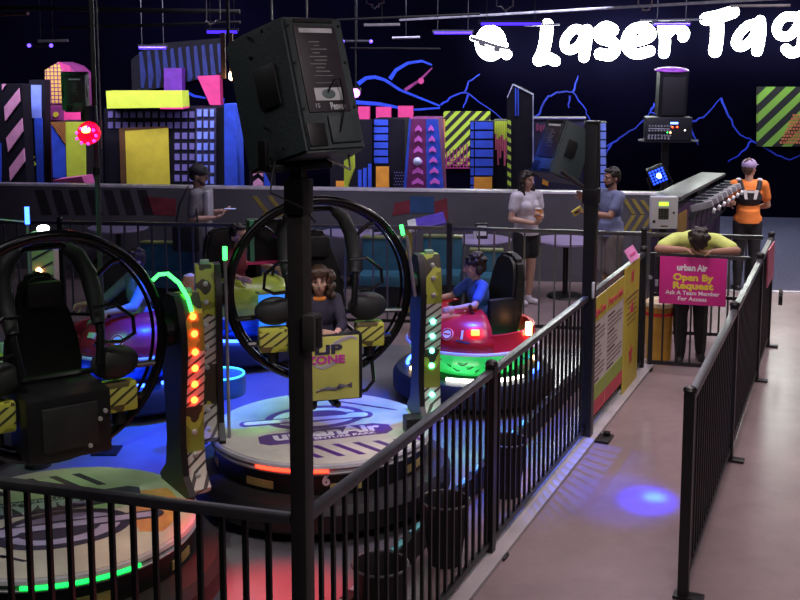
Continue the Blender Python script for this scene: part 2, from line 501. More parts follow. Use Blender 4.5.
def poster(name, label, s0, s1, z0, z1, title, group=None, base=post_white, kind='rules'):
    # local x along the fence, front faces the aisle (local -y)
    w = s1 - s0; loc = A0 + AD * (s0 + w / 2) - AN * 0.035
    t = thing(name, label, 'poster', (loc.x, loc.y, z0), fz, group)
    h = z1 - z0
    MB().box((0, 0, h / 2), (w, 0.006, h)).build('sheet', base, t)
    fr = lambda x, z, y=-0.0045: frame_mat((x, y, z), (1, 0, 0), (0, 0, 1))
    if kind == 'rules':
        MB().box((0, -0.004, h - 0.10), (w, 0.003, 0.2)).build('header', post_yel, t)
        words_on('lettering', title, 0.09, post_red, t, fr(0, h - 0.13, -0.0065), 0.002, w * .86)
        b = MB()
        for i in range(13):
            z = h - 0.25 - i * 0.038
            ww = w * (0.86 if i % 4 else 0.5) * (0.8 + 0.2 * math.sin(i * 7.1))
            b.box((-w * .43 + ww / 2, -0.0042, z), (ww, 0.002, 0.008 if i % 4 else 0.016))
        b.build('printed_lines', ink, t)
        MB().box((0, -0.004, 0.19), (w, 0.003, 0.13)).build('green_band', post_grn, t)
        MB().box((0, -0.004, 0.06), (w, 0.003, 0.12)).build('red_footer', post_red, t)
    else:
        b = MB()
        for i in range(6):
            z = h - 0.3 - i * 0.05; b.box((0, -0.0042, z), (w * (.7 - .08 * (i % 3)), 0.002, 0.009))
        b.box((0, -0.0042, h * 0.74), (w, 0.002, 0.006)); b.build('printed_lines', ink, t)
        MB().prism([(-.05, -0.0045, h - .17), (.06, -0.0045, h - .17), (.05, -0.0045, h - .06), (-.04, -0.0045, h - .08)], (0, -0.002, 0)).build('emblem', post_red, t)
        MB().prism([(-.09, -0.0045, h * .62), (.08, -0.0045, h * .60), (.02, -0.0045, h * .72)], (0, -0.002, 0)).build('warning_mark', post_red, t)
        st = [(math.sin(k * PI / 5) * (0.10 if k % 2 == 0 else 0.04), -0.0045, .32 + math.cos(k * PI / 5) * (0.12 if k % 2 == 0 else 0.05)) for k in range(10)]
        MB().prism(st, (0, -0.002, 0)).build('star', post_red, t)
    return t


poster('rules_poster', 'white rules poster with yellow top on the aisle fence, beside the tall lamp post', 4.745, 5.14, 0.16, 1.15, 'Spin Zone', 'rules posters on the aisle fence')
poster('rules_poster', 'white rules poster with yellow top on the aisle fence, next to the plain yellow board', 5.16, 5.80, 0.16, 1.15, 'Patron Info', 'rules posters on the aisle fence')
poster('yellow_board', 'tall yellow board with a star low down, at the gate end of the fence', 5.83, 6.46, 0.02, 1.20, '', None, post_yel, 'yellow')
c = A0 + AD * 6.22 - AN * 0.0
t = thing('rail_card', 'small pink card tilted on top of the aisle fence rail above the yellow board', 'sign', (c.x, c.y, 1.2), fz)
MB().box((0, -0.01, 0.075), (0.36, 0.008, 0.13), Euler((R(-32), R(0), 0))).build('card', M('pale_pink_card', (0.75, 0.25, 0.55), 0.45), t)
MB().box((0, -0.02, 0.075), (0.22, 0.003, 0.018), Euler((R(-32), 0, 0))).build('printed_lines', pink, t)
# pink placard seen edge-on at the end of the right fence
c = P4 - (P4 - P1).normalized() * 0.62 - V((-AN.x, -AN.y, 0)) * 0.05
t = thing('side_placard', 'dull pink placard seen nearly edge-on at the far end of the right fence', 'sign', (c.x + .10, c.y, 0.82), fz)
MB().box((0, 0, 0.19), (0.62, 0.012, 0.38)).build('board', M('dusty_pink', (0.45, 0.10, 0.16), 0.5), t)
MB().box((0, 0.008, 0.25), (0.4, 0.002, 0.03)).build('printed_lines', sign_white, t)

# ------------------------------------------------------------------ loudspeakers and poles
spk_body = M('speaker_cabinet', (0.030, 0.046, 0.048), 0.55, 0, 0.2, 60, bump=0.15)
spk_panel = M('speaker_panel', (0.035, 0.03, 0.038), 0.45, 0, 0.2, 20)
label_white = M('printed_label', (0.62, 0.65, 0.66), 0.45)
label_dim = M('printed_lines', (0.22, 0.24, 0.24), 0.5)


def speaker(name, label, loc, rot, scale=1.0, detail=True, group=None):
    t = thing(name, label, 'speaker', loc, 0, group, rot, scale)
    W2, W1, D, H = 0.235, 0.165, 0.21, 0.325
    pl = [(-W2, D), (-W2, 0.06), (-W1 - .012, -D + .02), (-W1, -D), (W1, -D), (W1 + .012, -D + .02), (W2, 0.06), (W2, D)]
    b = MB().prism([(x, y, -H) for x, y in pl], (0, 0, 2 * H))
    es = [e for e in b.bm.edges]
    bmesh.ops.bevel(b.bm, geom=es, offset=0.012, segments=2, affect='EDGES')
    b.build('cabinet', spk_body, t)
    MB().box((0, D + .004, 0), (W2 * 1.9, 0.02, 2 * H * .94), bev=0.008).build('grille', black_metal, t)
    pan = MB().box((0, -D - .001, 0.07), (0.24, 0.012, 0.42), bev=0.004).build('rear_panel', spk_panel, t)
    f2 = lambda x, z, y=-D - .0075: frame_mat((x, y, z), (1, 0, 0), (0, 0, 1))
    MB().box((0, -D - .008, 0.255), (0.19, 0.004, 0.022)).build('label_strip', label_white, pan)
    b = MB()
    for i in range(9):
        z = 0.20 - i * 0.018; w = (0.06, 0.03, 0.09, 0.04, 0.10, 0.07, 0.09, 0.05, 0.08)[i]
        b.box((-.02 + .01 * (i % 3), -D - .0075, z), (w, 0.002, 0.005))
    b.box((0, -D - .0075, 0.0), (0.11, 0.002, 0.003)); b.box((0, -D - .0075, 0.035), (0.11, 0.002, 0.003))
    b.build('printed_lines', label_dim, pan)
    if detail:
        MB().box((0.005, -D - .008, -0.055), (0.155, 0.004, 0.062), bev=0.002).build('spec_label', label_white, pan)
        MB().ball((0.005, -D - .010, -0.055), (0.04, 0.003, 0.024)).build('label_emblem', M('slate_print', (0.12, 0.17, 0.17), 0.5), pan)
        words_on('lettering', 'Peavey', 0.05, label_white, pan, f2(0.045, -0.115), 0.001, 0.085)
        words_on('lettering', '15', 0.03, label_white, pan, f2(-0.07, -0.11), 0.0)
        MB().tube([(0.0, -D - .01, -0.05), (0.02, -D - .05, 0.0), (0.06, -D - .045, 0.01), (0.075, -D - .03, -0.06), (0.06, -D - .03, -0.14), (0.02, -D - .025, -0.24)], 0.004, 6).build('cable', black_plastic, t)
    for sx in (-1, 1):
        # recessed side handle
        ang = math.atan2(W2 - W1 - .012, 0.27)
        hx, hy = sx * (0.215), -0.06
        fr = Euler((0, 0, -sx * ang))
        h = MB().box((hx, hy, 0.03), (0.012, 0.13, 0.20), fr, bev=0.005).build('handle_recess', black_plastic, t)
        MB().box((hx + sx * .004, hy + .07, 0.03), (0.014, 0.025, 0.16), fr, bev=0.004).build('handle_bar', black_metal, h)
    for sx in (-1, 1):
        for z in (-.28, -.12, 0.1, .28):
            MB().cyl((sx * .145, -D + .004, z), (sx * .145, -D - .006, z), 0.008, seg=8).build('bolt', black_metal, t)
    for (y, z) in ((.0, .29), (-.15, .27), (.02, .2), (0.0, -.15), (-.15, -.29), (0, -.3)):
        MB().cyl((-.228 - y * -.14, y, z), (-.236 - y * -.14, y, z), 0.009, seg=8).build('bolt', black_metal, t)
    MB().box((0.06, -D - .004, -0.225), (0.17, 0.02, 0.13), bev=0.006).build('connector_cover', spk_body, t)
    MB().box((-0.1, -D - .001, -0.245), (0.10, 0.014, 0.11), bev=0.004).build('connector_recess', black_plastic, t)
    MB().box((0, -D - .001, 0.305), (0.22, 0.012, 0.018)).build('rear_slot', black_plastic, t)
    return t


pole_face = M('pole_paint', (0.030, 0.027, 0.026), 0.5, 0, 0.15, 10)
cpole = A0 + V((0.005, 0.01, 0))
t = thing('speaker_pole', 'thick square black pole at the fence corner, carrying the large loudspeaker', 'pole', (cpole.x, cpole.y, 0), fz - PI / 2)
MB().box((0, 0, 1.30), (0.072, 0.072, 2.60), bev=0.004).build('shaft', pole_face, t)
MB().box((0, 0, 0.012), (0.22, 0.22, 0.02), bev=0.004).build('base_plate', black_metal, t)
MB().box((0, 0, 2.53), (0.088, 0.088, 0.14), bev=0.006).build('collar', black_metal, t)
MB().box((0.0, 0, 2.62), (0.05, 0.05, 0.06)).build('mount_stem', black_metal, t)
bx = MB().box((0.062, -0.01, 1.985), (0.055, 0.075, 0.145), bev=0.005).build('switch_box', M('grey_brown_box', (0.055, 0.052, 0.05), 0.5), t)
MB().box((0.091, -0.01, 1.985), (0.006, 0.035, 0.12)).build('box_slot', black_plastic, bx)
speaker('pole_loudspeaker', 'large black loudspeaker seen from behind on the foreground pole, leaning to the left', (-0.405, 4.40, 2.925), (R(-18), 0, R(40)), 0.84)
bk = thing('speaker_bracket', 'black tilting bracket under the large foreground loudspeaker', 'bracket', (cpole.x, cpole.y, 2.63), R(40))
MB().box((0.0, 0.0, 0.02), (0.30, 0.05, 0.03), bev=0.004).build('cross_arm', black_metal, bk)
for x in (-.15, .15): MB().box((x, 0.02, 0.07), (0.02, 0.05, 0.12), bev=0.003).build('yoke_arm', black_metal, bk)
MB().tube([(0.1, -.06, .05), (0.2, -.08, 0.0), (0.22, -.04, 0.06)], 0.005, 6).build('safety_wire', steel, bk)
MB().tube([(-0.13, -.03, .05), (-0.2, -.10, -0.06), (-0.05, -.10, -0.13), (0.03, -.07, -.2)], 0.004, 6).build('cable', black_plastic, bk)
for px, nm in ((270, 'left'), (308, 'right')):
    pass
# two thin hanging wires above the loudspeaker
for px, l in ((272, 'thin steel wire hanging above the large loudspeaker, the left one of two'), (307, 'thin steel wire hanging above the large loudspeaker, the right one of two')):
    a = at(px, 20, 4.36)
    solo(MB().cyl(a, a + V((0, 0, 4.6 - a.z)), 0.004, seg=6).build('hanging_wire', steel), l, 'wire', 'wires over the loudspeaker')

# tall post further down the aisle
q = A0 + AD * 4.66 - AN * 0.01
t = thing('lamp_post', 'tall thin black post standing in the aisle fence next to the posters', 'post', (q.x, q.y, 0), fz)
MB().box((0, 0, 1.29), (0.095, 0.095, 2.58), bev=0.004).build('shaft', black_metal, t)
MB().box((0, 0, 2.585), (0.105, 0.105, 0.02), bev=0.004).build('cap', black_metal, t)
MB().box((0.03, -0.08, 0.012), (0.2, 0.24, 0.02), bev=0.004).build('base_plate', black_metal, t)
MB().cyl((0.09, -.15, 0), (0.09, -.15, 0.05), 0.03).build('anchor_bolt', black_metal, t)
MB().box((0, 0, 2.0), (0.12, 0.12, 0.12), bev=0.005).build('clamp', black_metal, t)
MB().tube([(-0.02, 0.04, 2.05), (-0.06, .10, 2.10), (-0.12, 0.22, 2.2)], 0.02).build('bracket_arm', black_metal, t)
MB().box((-0.05, -.045, 1.25), (0.02, 0.02, 0.13), bev=0.003).build('reflector', label_white, t)
pp = at(560, 152, 8.85)
speaker('post_loudspeaker', 'dark loudspeaker on the tall aisle post, leaning over the woman in shorts', pp, (R(-24), R(0), R(-52)), 0.70, False)

# black pole with speaker and red beacon at the left
hp = at(93, 60, 8.2)
t = thing('ceiling_pole', 'thin dark pole dropping from the ceiling behind the left ring car', 'pole', (hp.x, hp.y, 0), 0)
MB().cyl((0, 0, 0.0), (0, 0, 4.6), 0.02, seg=12).build('shaft', M('dim_pole_paint', (0.05, 0.045, 0.05), 0.4), t)
MB().cyl((0.042, 0.0, 2.4), (0.042, 0.0, 4.6), 0.006, seg=8).build('conduit', steel, t)
MB().cyl((0, 0, 2.2), (0, 0, 2.26), 0.03).build('clamp', black_metal, t)
MB().box((0, 0, 0.01), (0.2, 0.2, 0.02)).build('base_plate', black_metal, t)
sb = at(88, 91, 8.2)
speaker('hanging_loudspeaker', 'small dark loudspeaker on the thin left pole above the red beacon', sb + V((-.03, -0.22, 0)), (R(8), 0, R(15)), 0.42, False)
rb = at(89, 133, 7.95)
t = thing('red_beacon', 'glowing red faceted beacon lamp hanging under the small left loudspeaker', 'light', rb)
b = MB(); bmesh.ops.create_icosphere(b.bm, subdivisions=2, radius=0.088); b.build('dome', M('red_lamp_glass', (0.8, 0.02, 0.04), 0.15, 0, 0.1, emit=1.1, ecol=(1, 0.0, 0.02)), t, smooth=False)
MB().ball((0.0, -0.06, 0.025), (0.036, 0.034, 0.03)).build('hot_bulb', M('beacon_core', (1, 0.5, 0.2), 0.3, emit=22, ecol=(1, 0.30, 0.04)), t)
MB().cyl((0, 0.02, 0.09), (0, 0.02, 0.2), 0.06).build('socket', black_plastic, t)
b = MB()
for k in range(9):
    a = k * 0.7; b.ball((math.cos(a) * .072, -0.078, math.sin(a) * .06 - .015), 0.012, 8)
b.build('lens_facets', M('violet_facets', (0.8, 0.2, 0.9), 0.2, emit=1.5, ecol=(.8, .05, .8)), t)
# ------------------------------------------------------------------ paint colours of the laser arena
lime = M('lime_paint', (0.62, 0.80, 0.05), 0.6, 0, 0.08)
olive = M('mustard_yellow_paint', (0.58, 0.50, 0.03), 0.6, 0, 0.10)
hotpink = M('hot_pink_paint', (0.92, 0.06, 0.26), 0.6, 0, 0.10)
palepink = M('pale_pink_paint', (0.80, 0.36, 0.52), 0.6, 0, 0.12)
orangep = M('orange_paint', (0.85, 0.36, 0.03), 0.6, 0, 0.12)
bluep = M('blue_paint', (0.03, 0.09, 0.62), 0.6, 0, 0.18)
paleblue = M('pale_blue_paint', (0.22, 0.32, 0.85), 0.6, 0, 0.15)
violetp = M('violet_paint', (0.20, 0.04, 0.42), 0.6, 0, 0.2)
plum = M('plum_paint', (0.22, 0.03, 0.14), 0.6, 0, 0.2)
blackp = M('black_panel_paint', (0.0045, 0.004, 0.008), 0.7, 0, 0.3, spec=.25)
magentac = M('orchid_paint', (0.88, 0.18, 0.75), 0.6, 0, 0.08)
boltblue = M('lightning_blue_paint', (0.012, 0.04, 0.50), 0.7, 0, 0.5, 1.5)
greywin = M('grey_violet_paint', (0.16, 0.14, 0.34), 0.6, 0, 0.15)
ARENA = 'laser arena set pieces'


def slab(parent, name, poly, off, thick, m, z0=None):
    """polygon traced at distance off in front of the back wall, with real thickness going back"""
    pts = [onwall(x, y, off) for x, y in poly]
    return MB().prism(pts, -N_ * thick).build(name, m, parent, world=True, smooth=False)


def tower(name, label, poly, off, depth, m, cat='set piece', group=None):
    """a free-standing block: outline poly (bottom edge is carried to the floor)"""
    pts = [onwall(x, y, off) for x, y in poly]
    lo = min(p.z for p in pts)
    mid = sum(pts, V()) / len(pts) - N_ * depth / 2
    t = thing(name, label, cat, (mid.x, mid.y, 0), -BETA, group)
    pts2 = []
    zs = sorted(p.z for p in pts); bottom = (zs[0] + zs[1]) / 2 + 0.02
    for p in pts:
        p = p.copy()
        if p.z <= bottom + 0.03: p.z = 0.0
        pts2.append(p)
    MB().prism(pts2, -N_ * depth).build('block', m, t, world=True, smooth=False)
    return t


def face(parent, name, polys, off, m, th=0.02):
    b = MB()
    for poly in polys: b.prism([onwall(x, y, off + th) for x, y in poly], -N_ * th * 0.98)
    return b.build(name, m, parent, world=True, smooth=False)


def rect(x0, y0, x1, y1): return [(x0, y0), (x1, y0), (x1, y1), (x0, y1)]


OFF = 4.6
# pink slanted-bar tower at the far left
t = tower('striped_tower', 'black tower with slanted pale pink bars at the left edge', [(-14, 84), (22, 84), (27, 190), (-14, 190)], OFF, 0.3, blackp)
face(t, 'painted_bars', [[(4, 107), (19, 88), (20, 101), (5, 121)], [(6, 138), (22, 118), (23, 131), (8, 152)], [(9, 168), (24, 148), (25, 161), (10, 181)], [(2, 84), (6, 84), (2, 90)]], OFF, palepink)
face(t, 'blue_edge', [rect(-14, 143, 1, 190)], OFF, bluep)
# blue pillar
t = tower('blue_pillar', 'narrow dark pillar with a dim blue front near the left edge', rect(29, 80, 45, 190), OFF - .6, 0.2, blackp)
face(t, 'painted_front', [rect(31, 85, 41, 118)], OFF - .6, paleblue); face(t, 'painted_front', [[(34, 118), (42, 118), (44, 185), (37, 185)]], OFF - .6, bluep)
face(t, 'lime_mark', [[(29, 155), (35, 157), (33, 160), (36, 165), (30, 167)]], OFF - .58, lime)
# honeycomb panel with pink shoulder
honey = grid('honeycomb_paint', (0.70, 0.45, 0.05), (0.16, 0.02, 0.10), 0.07, 0.07, 0.72, 0.72)
t = tower('honeycomb_tower', 'tower with an amber grid panel and pink shoulder behind the left pole', [(45, 190), (45, 70), (58, 62), (70, 66), (82, 78), (82, 190)], OFF - 1.2, 0.6, plum)
face(t, 'grid_panel', [[(45, 104), (45, 70), (58, 62), (66, 78), (68, 104)]], OFF - 1.2, honey)
face(t, 'pink_shoulder', [[(58, 62), (70, 66), (76, 88), (72, 100), (68, 100), (66, 78)]], OFF - 1.2, M('raspberry_paint', (0.42, 0.03, 0.14), 0.6))
face(t, 'magenta_box', [rect(46, 107, 64, 120)], OFF - 1.15, plum); face(t, 'round_mark', [[(55.5 + 2.6 * math.cos(a * PI / 6), 114.5 + 2.8 * math.sin(a * PI / 6)) for a in range(12)]], OFF - 1.12, olive)
face(t, 'magenta_panel', [[(64, 107), (75, 107), (76, 112), (82, 112), (82, 121), (64, 121)]], OFF - 1.15, hotpink)
# blue and lime tower
t = tower('lime_tower', 'tower with a lime front and a blue side, just left of the red beacon', [(51, 122), (86, 122), (86, 190), (51, 190)], OFF - .3, 0.7, blackp)
face(t, 'lime_front', [[(65, 122), (85, 122), (86, 181), (67, 181)]], OFF - .3, lime); face(t, 'blue_side', [[(51, 125), (65, 146), (66, 178), (53, 178)]], OFF - .3, bluep)
fine = stripes('fine_amber_stripes', (0.6, 0.25, 0.03), (0.03, 0.01, 0.02), 0.03, (0.7, 0, 0.7))
face(t, 'striped_corner', [[(50, 122), (65, 122), (65, 144)]], OFF - .28, fine)
t = tower('pink_step', 'low dull pink ledge behind the low wall, below the lime tower', [(53, 180), (82, 176.5), (85, 185), (85, 190), (53, 190)], OFF + .6, 0.4, M('dull_pink_paint', (0.45, 0.07, 0.22), 0.6))
# lime banner bar
t = thing('lime_beam', 'long lime yellow beam above the window tower', 'set piece', onwall(145, 108, OFF - 1.0)); slab(t, 'beam', [(106, 91), (182, 91), (183, 107.5), (107, 108.5)], OFF - 1.0, 0.35, lime)
slab(t, 'pink_underside', [(160, 107.4), (183, 107), (183, 109), (160, 109)], OFF - 1.0, 0.34, hotpink)
# window tower
t = tower('window_tower', 'dark tower painted with rows of grey and blue windows round a yellow doorway', [(104, 108), (217, 108), (217, 190), (104, 190)], OFF - 1.3, 1.0, blackp)
wp = []
for r_ in range(7):
    for k in range(12):
        x = 108 + k * 7.4; y = 111.5 + r_ * 10.6
        if r_ >= 2 and x < 169: continue
        if x > 192: continue
        wp.append(rect(x, y, x + 4.9, y + 6.2))
face(t, 'grey_windows', wp, OFF - 1.3, greywin)
face(t, 'side_front', [rect(195.5, 108, 216, 190)], OFF - 1.28, M('grey_side_paint', (0.05, 0.045, 0.09), 0.6))
wp = []
for r_ in range(7):
    for k in range(3): wp.append(rect(197 + k * 6.6, 109.5 + r_ * 11.2, 201.2 + k * 6.3, 116.5 + r_ * 11.2))
face(t, 'blue_windows', wp, OFF - 1.24, paleblue)
face(t, 'yellow_panel', [[(125, 131), (168, 128), (170, 190), (127, 190)]], OFF - 1.26, olive)
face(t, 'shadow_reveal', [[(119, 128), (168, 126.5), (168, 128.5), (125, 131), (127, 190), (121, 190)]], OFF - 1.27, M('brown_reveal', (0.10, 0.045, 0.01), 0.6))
# curved stripe wall panel
sw_ = thing('stripe_screen', 'dark blue screen of upright curved stripes behind the window tower', 'set piece', onwall(178, 92, 0.12)); slab(sw_, 'screen', [(131, 60), (150, 44), (222, 38), (222, 74), (140, 92), (132, 92)], 0.12, 0.118, M('navy_panel_paint', (0.001, 0.0013, 0.004), 0.8))
sl = []
for i in range(11):
    x = 139 + i * 7.8
    sl.append([(x, 52 - i * .8), (x + 3.0, 51 - i * .8), (x + 7, 76), (x + 4.5, 88 - max(0, i - 3) * 2.2), (x + 2, 88 - max(0, i - 3) * 2.2)])
face(sw_, 'painted_stripes', sl, 0.12, M('dusk_blue_paint', (0.012, 0.03, 0.17), 0.6))
t = thing('violet_square', 'violet square panel above the lime beam', 'set piece', onwall(173, 90, 0.16)); slab(t, 'panel', rect(164, 68, 182, 91), 0.36, 0.2, violetp)
t = thing('pink_wedge', 'hot pink tapering panel left of the large loudspeaker', 'set piece', onwall(209, 105, 0.16)); slab(t, 'panel', [(197, 76), (219.5, 75), (220.5, 105), (210, 105)], 0.36, 0.2, hotpink)
t = tower('blue_column', 'plain blue column to the left of the large loudspeaker', [(224, 104), (236, 104), (238, 190), (224, 190)], OFF - .8, 0.4, bluep)
t = tower('arrow_post', 'black post with white-pink arrow marks below the large loudspeaker', [(249, 140), (270, 140), (272, 190), (249, 190)], OFF - .5, 0.3, blackp)
face(t, 'painted_arrows', [[(253, 158), (258, 154), (263, 159), (263, 165), (258, 161), (253, 164)], [(253, 170), (258, 166), (263, 171), (263, 177), (258, 173), (253, 176)], [(253, 182), (258, 178), (263, 183), (263, 188), (258, 185), (253, 188)]], OFF - .5, palepink)
face(t, 'blue_wedge', [[(264, 172), (272, 188), (264, 188)]], OFF - .5, bluep)
# lime sliver
t = tower('lime_fin', 'thin lime fin leaning just right of the large loudspeaker', [(344, 155), (353, 146), (353.5, 168), (347, 186), (346, 192), (344, 192)], OFF - .2, 0.15, lime)
t = tower('dark_tower', 'dark tower with blue bars and small orange block right of the large loudspeaker', rect(330, 120, 371.8, 192), OFF - 1.6, 0.25, blackp)
face(t, 'blue_bars', [rect(358, 170, 361.5, 192), rect(363, 168, 366.5, 192), rect(368, 164, 371.5, 192)], OFF - 1.6, bluep)
face(t, 'orange_block', [rect(336, 181, 344, 192)], OFF - 1.55, orangep)
# three pink squares
for i, (poly, wh) in enumerate([(rect(358, 106.5, 369.5, 123), 'left'), (rect(376, 107, 391, 118), 'middle'), (rect(398, 106, 413, 118), 'right')]):
    t = thing('pink_square', 'flat hot pink square on the black wall, the %s of three in a row' % wh, 'set piece', onwall(sum(p[0] for p in poly) / 4, poly[2][1], 0.12), 0, 'three pink squares')
    slab(t, 'panel', poly, 0.12, 0.118, hotpink)
# blue ladder column
t = tower('blue_ladder_column', 'blue column with dark rungs above an orange block, left of the arrow tower', rect(373.5, 119, 405, 192), OFF - 1.7, 0.6, blackp)
face(t, 'blue_bars', [rect(374, 119.5 + i * 7.6, 388, 125.3 + i * 7.6) for i in range(6)], OFF - 1.7, bluep)
face(t, 'orange_block', [rect(376, 166.5, 389, 192)], OFF - 1.66, orangep)
face(t, 'white_dots', [rect(394 + (i % 4) * 2.4 + (i // 4 % 2) * 1.2, 172 + (i // 4) * 3, 394.9 + (i % 4) * 2.4 + (i // 4 % 2) * 1.2, 173.1 + (i // 4) * 3) for i in range(24)], OFF - 1.68, greywin)
# tapered arrow tower
t = tower('arrow_tower', 'tapered plum and blue tower with columns of orchid pink arrows', [(409, 119), (438, 119), (444, 193), (403, 193)], OFF - .4, 0.9, plum)
face(t, 'blue_face', [[(426, 119), (438, 119), (444, 192.5), (426.5, 192.5)], [(409, 119), (411, 119), (406, 192.5), (403, 192.5)]], OFF - .4, bluep)
ar = []
for i in range(7):
    y = 126.5 + i * 10.6; w = 3.3 + i * .48; cx = 418.3 - i * .15
    ar.append([(cx - w, y + 2.4), (cx, y - 1.6), (cx + w, y + 2.4), (cx + w, y + 5.6), (cx, y + 3.4), (cx - w, y + 5.6)])
    w = 2.6 + i * .42; cx = 431 + i * .75
    ar.append([(cx - w, y + 2), (cx, y - 1.6), (cx + w, y + 2), (cx + w, y + 5), (cx, y + 3.2), (cx - w, y + 5)])
face(t, 'painted_arrows', ar, OFF - .38, magentac)
b = MB().ball(onwall(417.5, 161.5, OFF - .3), 0.07, 12); b.build('round_target', M('white_target', (0.6, 0.65, 0.85), 0.3), t, world=True)
t = tower('orange_edge', 'narrow orange post behind the arrow tower', rect(437, 120, 443.5, 192), OFF - 1.4, 0.3, orangep)
# lime striped panel
limestr = stripes('lime_black_stripes', (0.50, 0.72, 0.04), (0.008, 0.008, 0.008), 0.152, (0.72, 0, -0.70))
t = thing('lime_striped_panel', 'square lime and black diagonally striped panel beside the blue ladder tower', 'set piece', onwall(466, 165, 0.12), -BETA)
MB().prism([onwall(x, y, 0.12) for x, y in rect(443.5, 111.5, 490, 166)], -N_ * 0.118).build('panel', limestr, t, world=True, smooth=False)
face(t, 'pink_grid', [[(446 + k * 3.4, 152 - k * 1.4), (447 + k * 3.4, 152 - k * 1.4), (447 + k * 3.4, 168), (446 + k * 3.4, 168)] for k in range(7)] + [rect(445, 158 + k * 3.2, 470, 158.9 + k * 3.2) for k in range(4)], 0.12, M('dull_magenta_paint', (0.35, 0.03, 0.15), 0.6))
t = tower('blue_ladder_tower', 'blue tower with dark rungs over an orange block, left of the dripping paint tower', rect(470, 121, 493.3, 195), OFF - .9, 0.2, blackp)
face(t, 'blue_bars', [rect(475, 122 + i * 9.2, 493, 129.3 + i * 9.2) for i in range(6)] + [rect(470.5, 122 + i * 9.2, 473.8, 129.3 + i * 9.2) for i in range(8)], OFF - .9, bluep)
face(t, 'orange_block', [rect(474, 177, 492, 195)], OFF - .88, orangep)
# drip panel
t = tower('drip_tower', 'narrow dark tower with lime paint dripping into pink', rect(493.5, 120.5, 511, 195), OFF - 1.2, 0.5, blackp)
face(t, 'lime_drips', [rect(494.5 + k * 2.2, 121, 496.5 + k * 2.2, 134 + (k * 5) % 7) for k in range(7)], OFF - 1.2, lime)
face(t, 'pink_drips', [rect(495 + k * 2.2, 134 + (k * 5) % 7, 496.8 + k * 2.2, 150 + (k * 37) % 22) for k in range(7)], OFF - 1.2, M('coral_pink_paint', (0.75, 0.14, 0.22), 0.6))
# big black tower with pale edging
t = tower('black_tower', 'tall black tower with pale edging and slanted top, right of the drip tower', [(507, 195), (507, 97), (512.5, 84.5), (533, 95), (533, 195)], OFF - .3, 0.8, blackp)
face(t, 'pale_edging', [[(512, 84.5), (512.8, 84), (533.4, 94.4), (533.4, 95.6)], [(532.6, 95), (533.4, 95), (533.4, 195), (532.6, 195)], [(507, 97), (512.3, 84.5), (512.9, 85.5), (507.6, 98)]], OFF - .3, M('pale_edge_paint', (0.45, 0.48, 0.6), 0.5))
face(t, 'blue_bars', [rect(515, 88, 516.3, 116), rect(517.6, 89, 518.8, 116)], OFF - .3, bluep)
greenstr = stripes('lime_thin_stripes', (0.45, 0.65, 0.05), (0.01, 0.01, 0.012), 0.12, (0.5, 0, 0.86))
face(t, 'striped_side', [rect(507.3, 120, 511, 194)], OFF - .28, greenstr)
# graffiti panel
t = tower('graffiti_tower', 'dark panel with dull pink scrawl behind the dark post loudspeaker', rect(528, 118, 586, 195), OFF - 1.5, 0.5, M('indigo_panel_paint', (0.018, 0.014, 0.045), 0.6))
sc_ = M('dull_rose_paint', (0.22, 0.04, 0.10), 0.6)
face(t, 'pink_scrawl', [[(536 + i * 3.4, 124 + (i * 13 % 5) * .5), (538.6 + i * 3.4, 123.5 + (i * 7 % 4) * .5), (538.2 + i * 3.4, 131 + (i * 5 % 3)), (535.6 + i * 3.4, 130)] for i in range(10)] + [[(538, 160), (541, 148), (552, 140), (562, 138), (562, 141), (553, 144), (545, 150), (541, 162)]], OFF - 1.5, sc_)
face(t, 'orange_mark', [[(536, 155), (540, 153), (541, 165), (537, 167)], [(546, 170), (550, 171), (549, 175), (544, 173)], [(543, 177), (549, 178), (548, 186), (542, 184)]], OFF - 1.5, orangep)
face(t, 'blue_side', [[(528.5, 122), (533.5, 122), (535, 195), (529, 195)]], OFF - 1.48, bluep)
face(t, 'pale_edging', [rect(528, 118, 586, 118.9)], OFF - 1.48, greywin)
t = tower('blue_edged_tower', 'black tower with a blue stepped edge, left of the amplifier rack', rect(585, 122.5, 607, 195), OFF - .7, 0.5, blackp)
face(t, 'blue_edge', [rect(600.5, 123.5 + i * 8.5, 606, 130.6 + i * 8.5) for i in range(8)], OFF - .7, paleblue)
# right-hand striped panel with triangle
t = thing('green_striped_panel', 'square green and black diagonally striped panel with an orange triangle at the right edge', 'set piece', onwall(782, 146, 0.12), -BETA)
MB().prism([onwall(x, y, 0.12) for x, y in rect(757.5, 87, 812, 146.5)], -N_ * 0.118).build('panel', stripes('green_black_stripes', (0.22, 0.48, 0.05), (0.012, 0.014, 0.012), 0.26, (0.72, 0, -0.70)), t, world=True, smooth=False)
face(t, 'dotted_triangle', [rect(780 + k * 3.2 + (r_ % 2) * 1.6, 141.5 - r_ * 3.4, 782.2 + k * 3.2 + (r_ % 2) * 1.6, 143.8 - r_ * 3.4) for r_ in range(9) for k in range(r_ // 2, 7)], 0.12, M('amber_dot_paint', (0.65, 0.22, 0.08), 0.6))

# lightning and swirls painted on the back wall
def wall_line(name, lines, m, w):
    b = MB()
    for ln in lines:
        pts = [onwall(x, y, 0.012) for x, y in ln]
        n = len(pts)
        b.tube(pts, [w * (1 - 0.6 * i / (n - 1)) for i in range(n)], 6)
    # flatten against the wall: paint film
    return b


def flat_paint(name, lines, m, w):
    b = wall_line(name, lines, m, w)
    o = b.build(name, m)
    for v in o.data.vertices:
        dd = (v.co - WALL0).dot(N_); v.co = v.co + N_ * (0.006 - dd + (dd - 0.012) * 0.08)
    o['kind'] = 'structure'; return o


